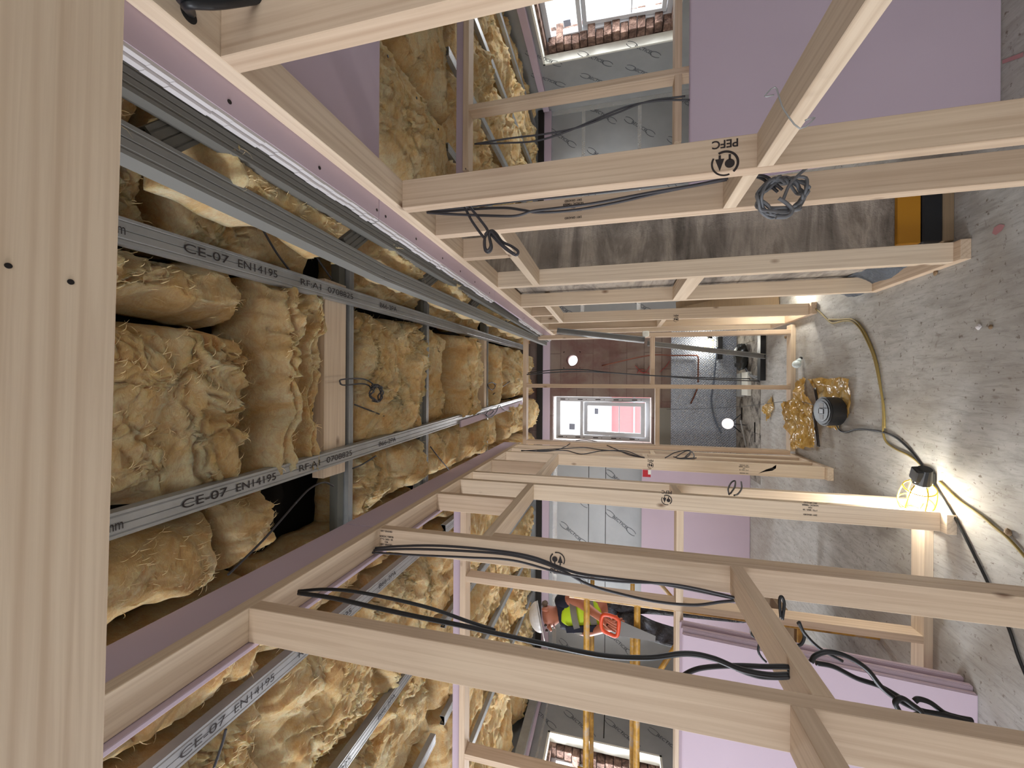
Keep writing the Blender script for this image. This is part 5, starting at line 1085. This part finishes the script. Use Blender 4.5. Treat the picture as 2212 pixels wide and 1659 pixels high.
# hard hat
bm = bmesh.new(); bmesh.ops.create_uvsphere(bm, u_segments=28, v_segments=16, radius=1.0)
bmesh.ops.delete(bm, geom=[v for v in bm.verts if v.co.z < -0.05], context='VERTS'); bmesh.ops.solidify(bm, geom=bm.faces[:], thickness=0.03)
zx = fdir-upd*fdir.dot(upd); zx.normalize(); yx = upd.cross(zx); hb = hd1+upd*0.018-fdir*0.012
Mh = Matrix(((zx.x, yx.x, upd.x, hb.x), (zx.y, yx.y, upd.y, hb.y), (zx.z, yx.z, upd.z, hb.z), (0, 0, 0, 1)))
bm.transform(Matrix.Diagonal((0.116, 0.100, 0.078, 1)))
vs = [(0.09*math.cos(a)+0.05 if abs(a) < 1.2 else 0.118*math.cos(a), 0.100*math.sin(a)) for a in [PI*2*k/28-PI for k in range(28)]]
bt = [bm.verts.new((x+ (0.035 if x > 0.05 else 0), y*1.03, -0.004-0.10*max(0, x-0.08))) for x, y in vs]; bt2 = [bm.verts.new((v.co.x, v.co.y, v.co.z-0.004)) for v in bt]
bm.faces.new(bt); bm.faces.new(bt2[::-1])
for k in range(28): bm.faces.new((bt[k], bt2[k], bt2[(k+1) % 28], bt[(k+1) % 28]))
bm.transform(Mh); mesh_obj('hard_hat', bm, M_HAT, man, False)
skin_mesh('trousers', [pel, hp1, k1, a1+Vector((0, 0, .03)), hp2, k2, a2+Vector((0, 0, .03)), (pel+bel)/2], [(0, 1), (1, 2), (2, 3), (0, 4), (4, 5), (5, 6), (0, 7)], [0.136, 0.094, 0.070, 0.066, 0.094, 0.070, 0.066, 0.130], M_TROU, man)
skin_mesh('shirt', [bel, che, nek.lerp(che, 0.35), s1, s1.lerp(e1, 0.75), s2, s2.lerp(e2, 0.8)], [(0, 1), (1, 2), (1, 3), (3, 4), (1, 5), (5, 6)], [0.130, 0.140, 0.075, 0.078, 0.066, 0.078, 0.066], M_SHIRT, man)
vest = skin_mesh('vest', [pel.lerp(bel, 0.15), bel, che, nek.lerp(che, 0.55), s1.lerp(che, 0.55), s2.lerp(che, 0.55)], [(0, 1), (1, 2), (2, 3), (2, 4), (2, 5)], [0.160, 0.158, 0.166, 0.090, 0.118, 0.118], M_VEST, man)
ax_ = (che-bel).normalized(); r1_ = ax_.orthogonal().normalized(); r2_ = ax_.cross(r1_)
for c_, rad in ((bel.lerp(pel, 0.1), 0.168), (bel.lerp(che, 0.75), 0.174)):
    bm = bmesh.new(); a_ = [bm.verts.new(c_+(r1_*math.cos(t)+r2_*math.sin(t))*rad*0.93+ax_*z_) for z_ in (-0.024, 0.024) for t in [2*PI*k/32 for k in range(32)]]
    for k in range(32): bm.faces.new((a_[k], a_[(k+1) % 32], a_[32+(k+1) % 32], a_[32+k]))
    bmesh.ops.solidify(bm, geom=bm.faces[:], thickness=0.003); o = mesh_obj('reflective_band', bm, M_BAND, vest, True)
bm = bmesh.new(); add_obox(bm, che.lerp(nek, .3)+Vector((-.06, -.135, 0)), bel+Vector((-.05, -.156, -.05)), 0.045, 0.012, (0, -1, 0)); mesh_obj('navy_front', bm, M_SHIRT, vest)
for a_, t_ in ((a1, t1), (a2, t2)):
    bm = bmesh.new(); add_obox(bm, a_+Vector((0.0, .05, -.055)), t_+Vector((0, -.06, -.0)), 0.10, 0.085, (0, 0, 1), 0, 0.02); mesh_obj('boot', bm, M_TAPEB, man, True)
# hand saw
sh, st = A(1316, 1349, -0.40), A(1416, 1380, -0.44)
saw = empty('hand_saw', sh, 'hand saw with an orange-red handle held by the workman', 'saw')
d = (st-sh).normalized(); sdv = Vector((0, -1, 0)).cross(d).normalized(); bm = bmesh.new()
q = [sh+d*0.05+sdv*0.05, sh+d*0.05-sdv*0.06, st-sdv*0.018, st+sdv*0.018]; v = [bm.verts.new(p-sh) for p in q]+[bm.verts.new(p-sh+Vector((0, 0.0014, 0))) for p in q]
for f in ((0, 1, 2, 3), (7, 6, 5, 4), (0, 4, 5, 1), (1, 5, 6, 2), (2, 6, 7, 3), (3, 7, 4, 0)): bm.faces.new([v[i] for i in f])
mesh_obj('blade', bm, plain('saw_steel', srgb(92, 88, 84), 0.5, 0.5), saw)
M_OR = plain('orange_red_plastic', srgb(226, 84, 46), 0.45); bm = bmesh.new()
add_tube(bm, spline([d*0.055+sdv*0.050, d*0.0+sdv*0.062, d*-0.045+sdv*0.05, d*-0.055, d*-0.04-sdv*0.05, d*0.01-sdv*0.064, d*0.055-sdv*0.060, d*0.062], 5, True), 0.0125, 8, closed=True); mesh_obj('handle', bm, M_OR, saw, True)

# low scaffold tower with guard rails round him
tw = empty('scaffold_tower', (0, 0, 0), 'low work tower with worn yellow guard rails round the workman in the left room', 'scaffold')
def pole(name, a, b, r=0.021, parent=tw):
    bm = bmesh.new(); add_cyl(bm, a, b, r, n=14); mesh_obj(name, bm, M_YPAINT, parent, False)
XA, XB = -1.46, -3.35; YF, YK = 2.82, 3.55
for yy in (YF, YK):
    for zz in (at(1267, 1400, 'y', YF).z, at(1376, 1400, 'y', YF).z): pole('guard_rail', (XA, yy, zz), (XB, yy, zz), 0.021 if yy == YF else 0.018)
for xx in (XA, XB):
    for yy in (YF, YK): pole('upright', (xx, yy, 0.0), (xx, yy, 1.80))
pole('brace', at(1418, 1252, 'y', YK-0.03), at(1475, 1318, 'y', YK-0.03), 0.016)
pole('brace', at(1475, 1372, 'y', YF+0.03), at(1418, 1460, 'y', YF+0.03), 0.016)
bm = bmesh.new(); add_box(bm, (XB+0.03, YF+0.03, PZ-0.045), (XA-0.03, YK-0.03, PZ), 0.003); mesh_obj('platform', bm, M_PLY, tw)
for xx in (XA, XB):
    for yy in (YF, YK): pole('ledger_leg', (xx+(0.02 if xx < -2 else -0.02), yy, PZ-0.02), (xx+(0.3 if xx < -2 else -0.3), yy, PZ-0.02), 0.015)

# ================================================================== marks printed on the timber
RU, RU2 = (0, 0, -1), (1, 0, 0)          # reads down the stud
LU, LU2 = (0, 0, 1), (-1, 0, 0)          # turned the other way up
def stampit(parent, x, y, Y, kind, s=1.0, flip=False, lines=None, size=0.008):
    r, u_ = (LU, LU2) if flip else (RU, RU2)
    bmx = stamp_logo(s) if kind == 'logo' else grade_stamp(lines, size)
    put_flat('printed_mark', bmx, M_INK, at(x, y, 'y', Y), r, u_, parent, 0.0008)
stampit(L2, 1204, 1209, 1.434, 'logo', 1.15)
stampit(R1, 1566, 353, 1.155, 'logo', 1.4, True)
stampit(L4, 1440, 1080, 2.300, 'logo', 1.15, True)
stampit(L6, 1405, 1005, 3.360, 'logo', 1.0, True)
stampit(R5, 1460, 690, 3.620, 'logo', 0.9, True)
GL = ['DRY GRADED', '', '1995 / 2025 / 30', 'C24', 'NORDIC TIMBER', 'DRY GRADED']
stampit(R2, 1238, 470, 1.400, 'grade', 1, True, GL, 0.0095)
stampit(L2, 835, 1148, 1.434, 'grade', 1, False, ['DRY GRADED', '', 'NORDIC TIMBER', '1995 / 2025 / 30', 'C24', 'DRY GRADED'], 0.0085)
stampit(L4, 1750, 1112, 2.300, 'grade', 1, True, GL, 0.0095)
stampit(L6, 1607, 1022, 3.360, 'grade', 1, True, GL, 0.0095)
# split knot on the far stud
bm = bmesh.new(); q = [at(x, y, 'y', 3.359) for x, y in ((1638, 1023), (1655, 1014), (1668, 1010), (1677, 1004), (1676, 1012), (1668, 1017), (1652, 1019))]
bm.faces.new([bm.verts.new(p) for p in q]); bmesh.ops.solidify(bm, geom=bm.faces[:], thickness=0.002); o = mesh_obj('split_knot', bm, M_CRACK); child_at_world(o, L6)
# dark screw and knot dots on the big lintel
for x, y, r in ((18, 574, .0030), (153, 609, .0032)):
    p_ = at(x, y, 'z', 2.1195); bm = bmesh.new(); add_cyl(bm, (p_.x, p_.y, 2.1190), (p_.x, p_.y, 2.1206), r, n=14); o = mesh_obj('screw_hole', bm, M_SCREW); child_at_world(o, B0)
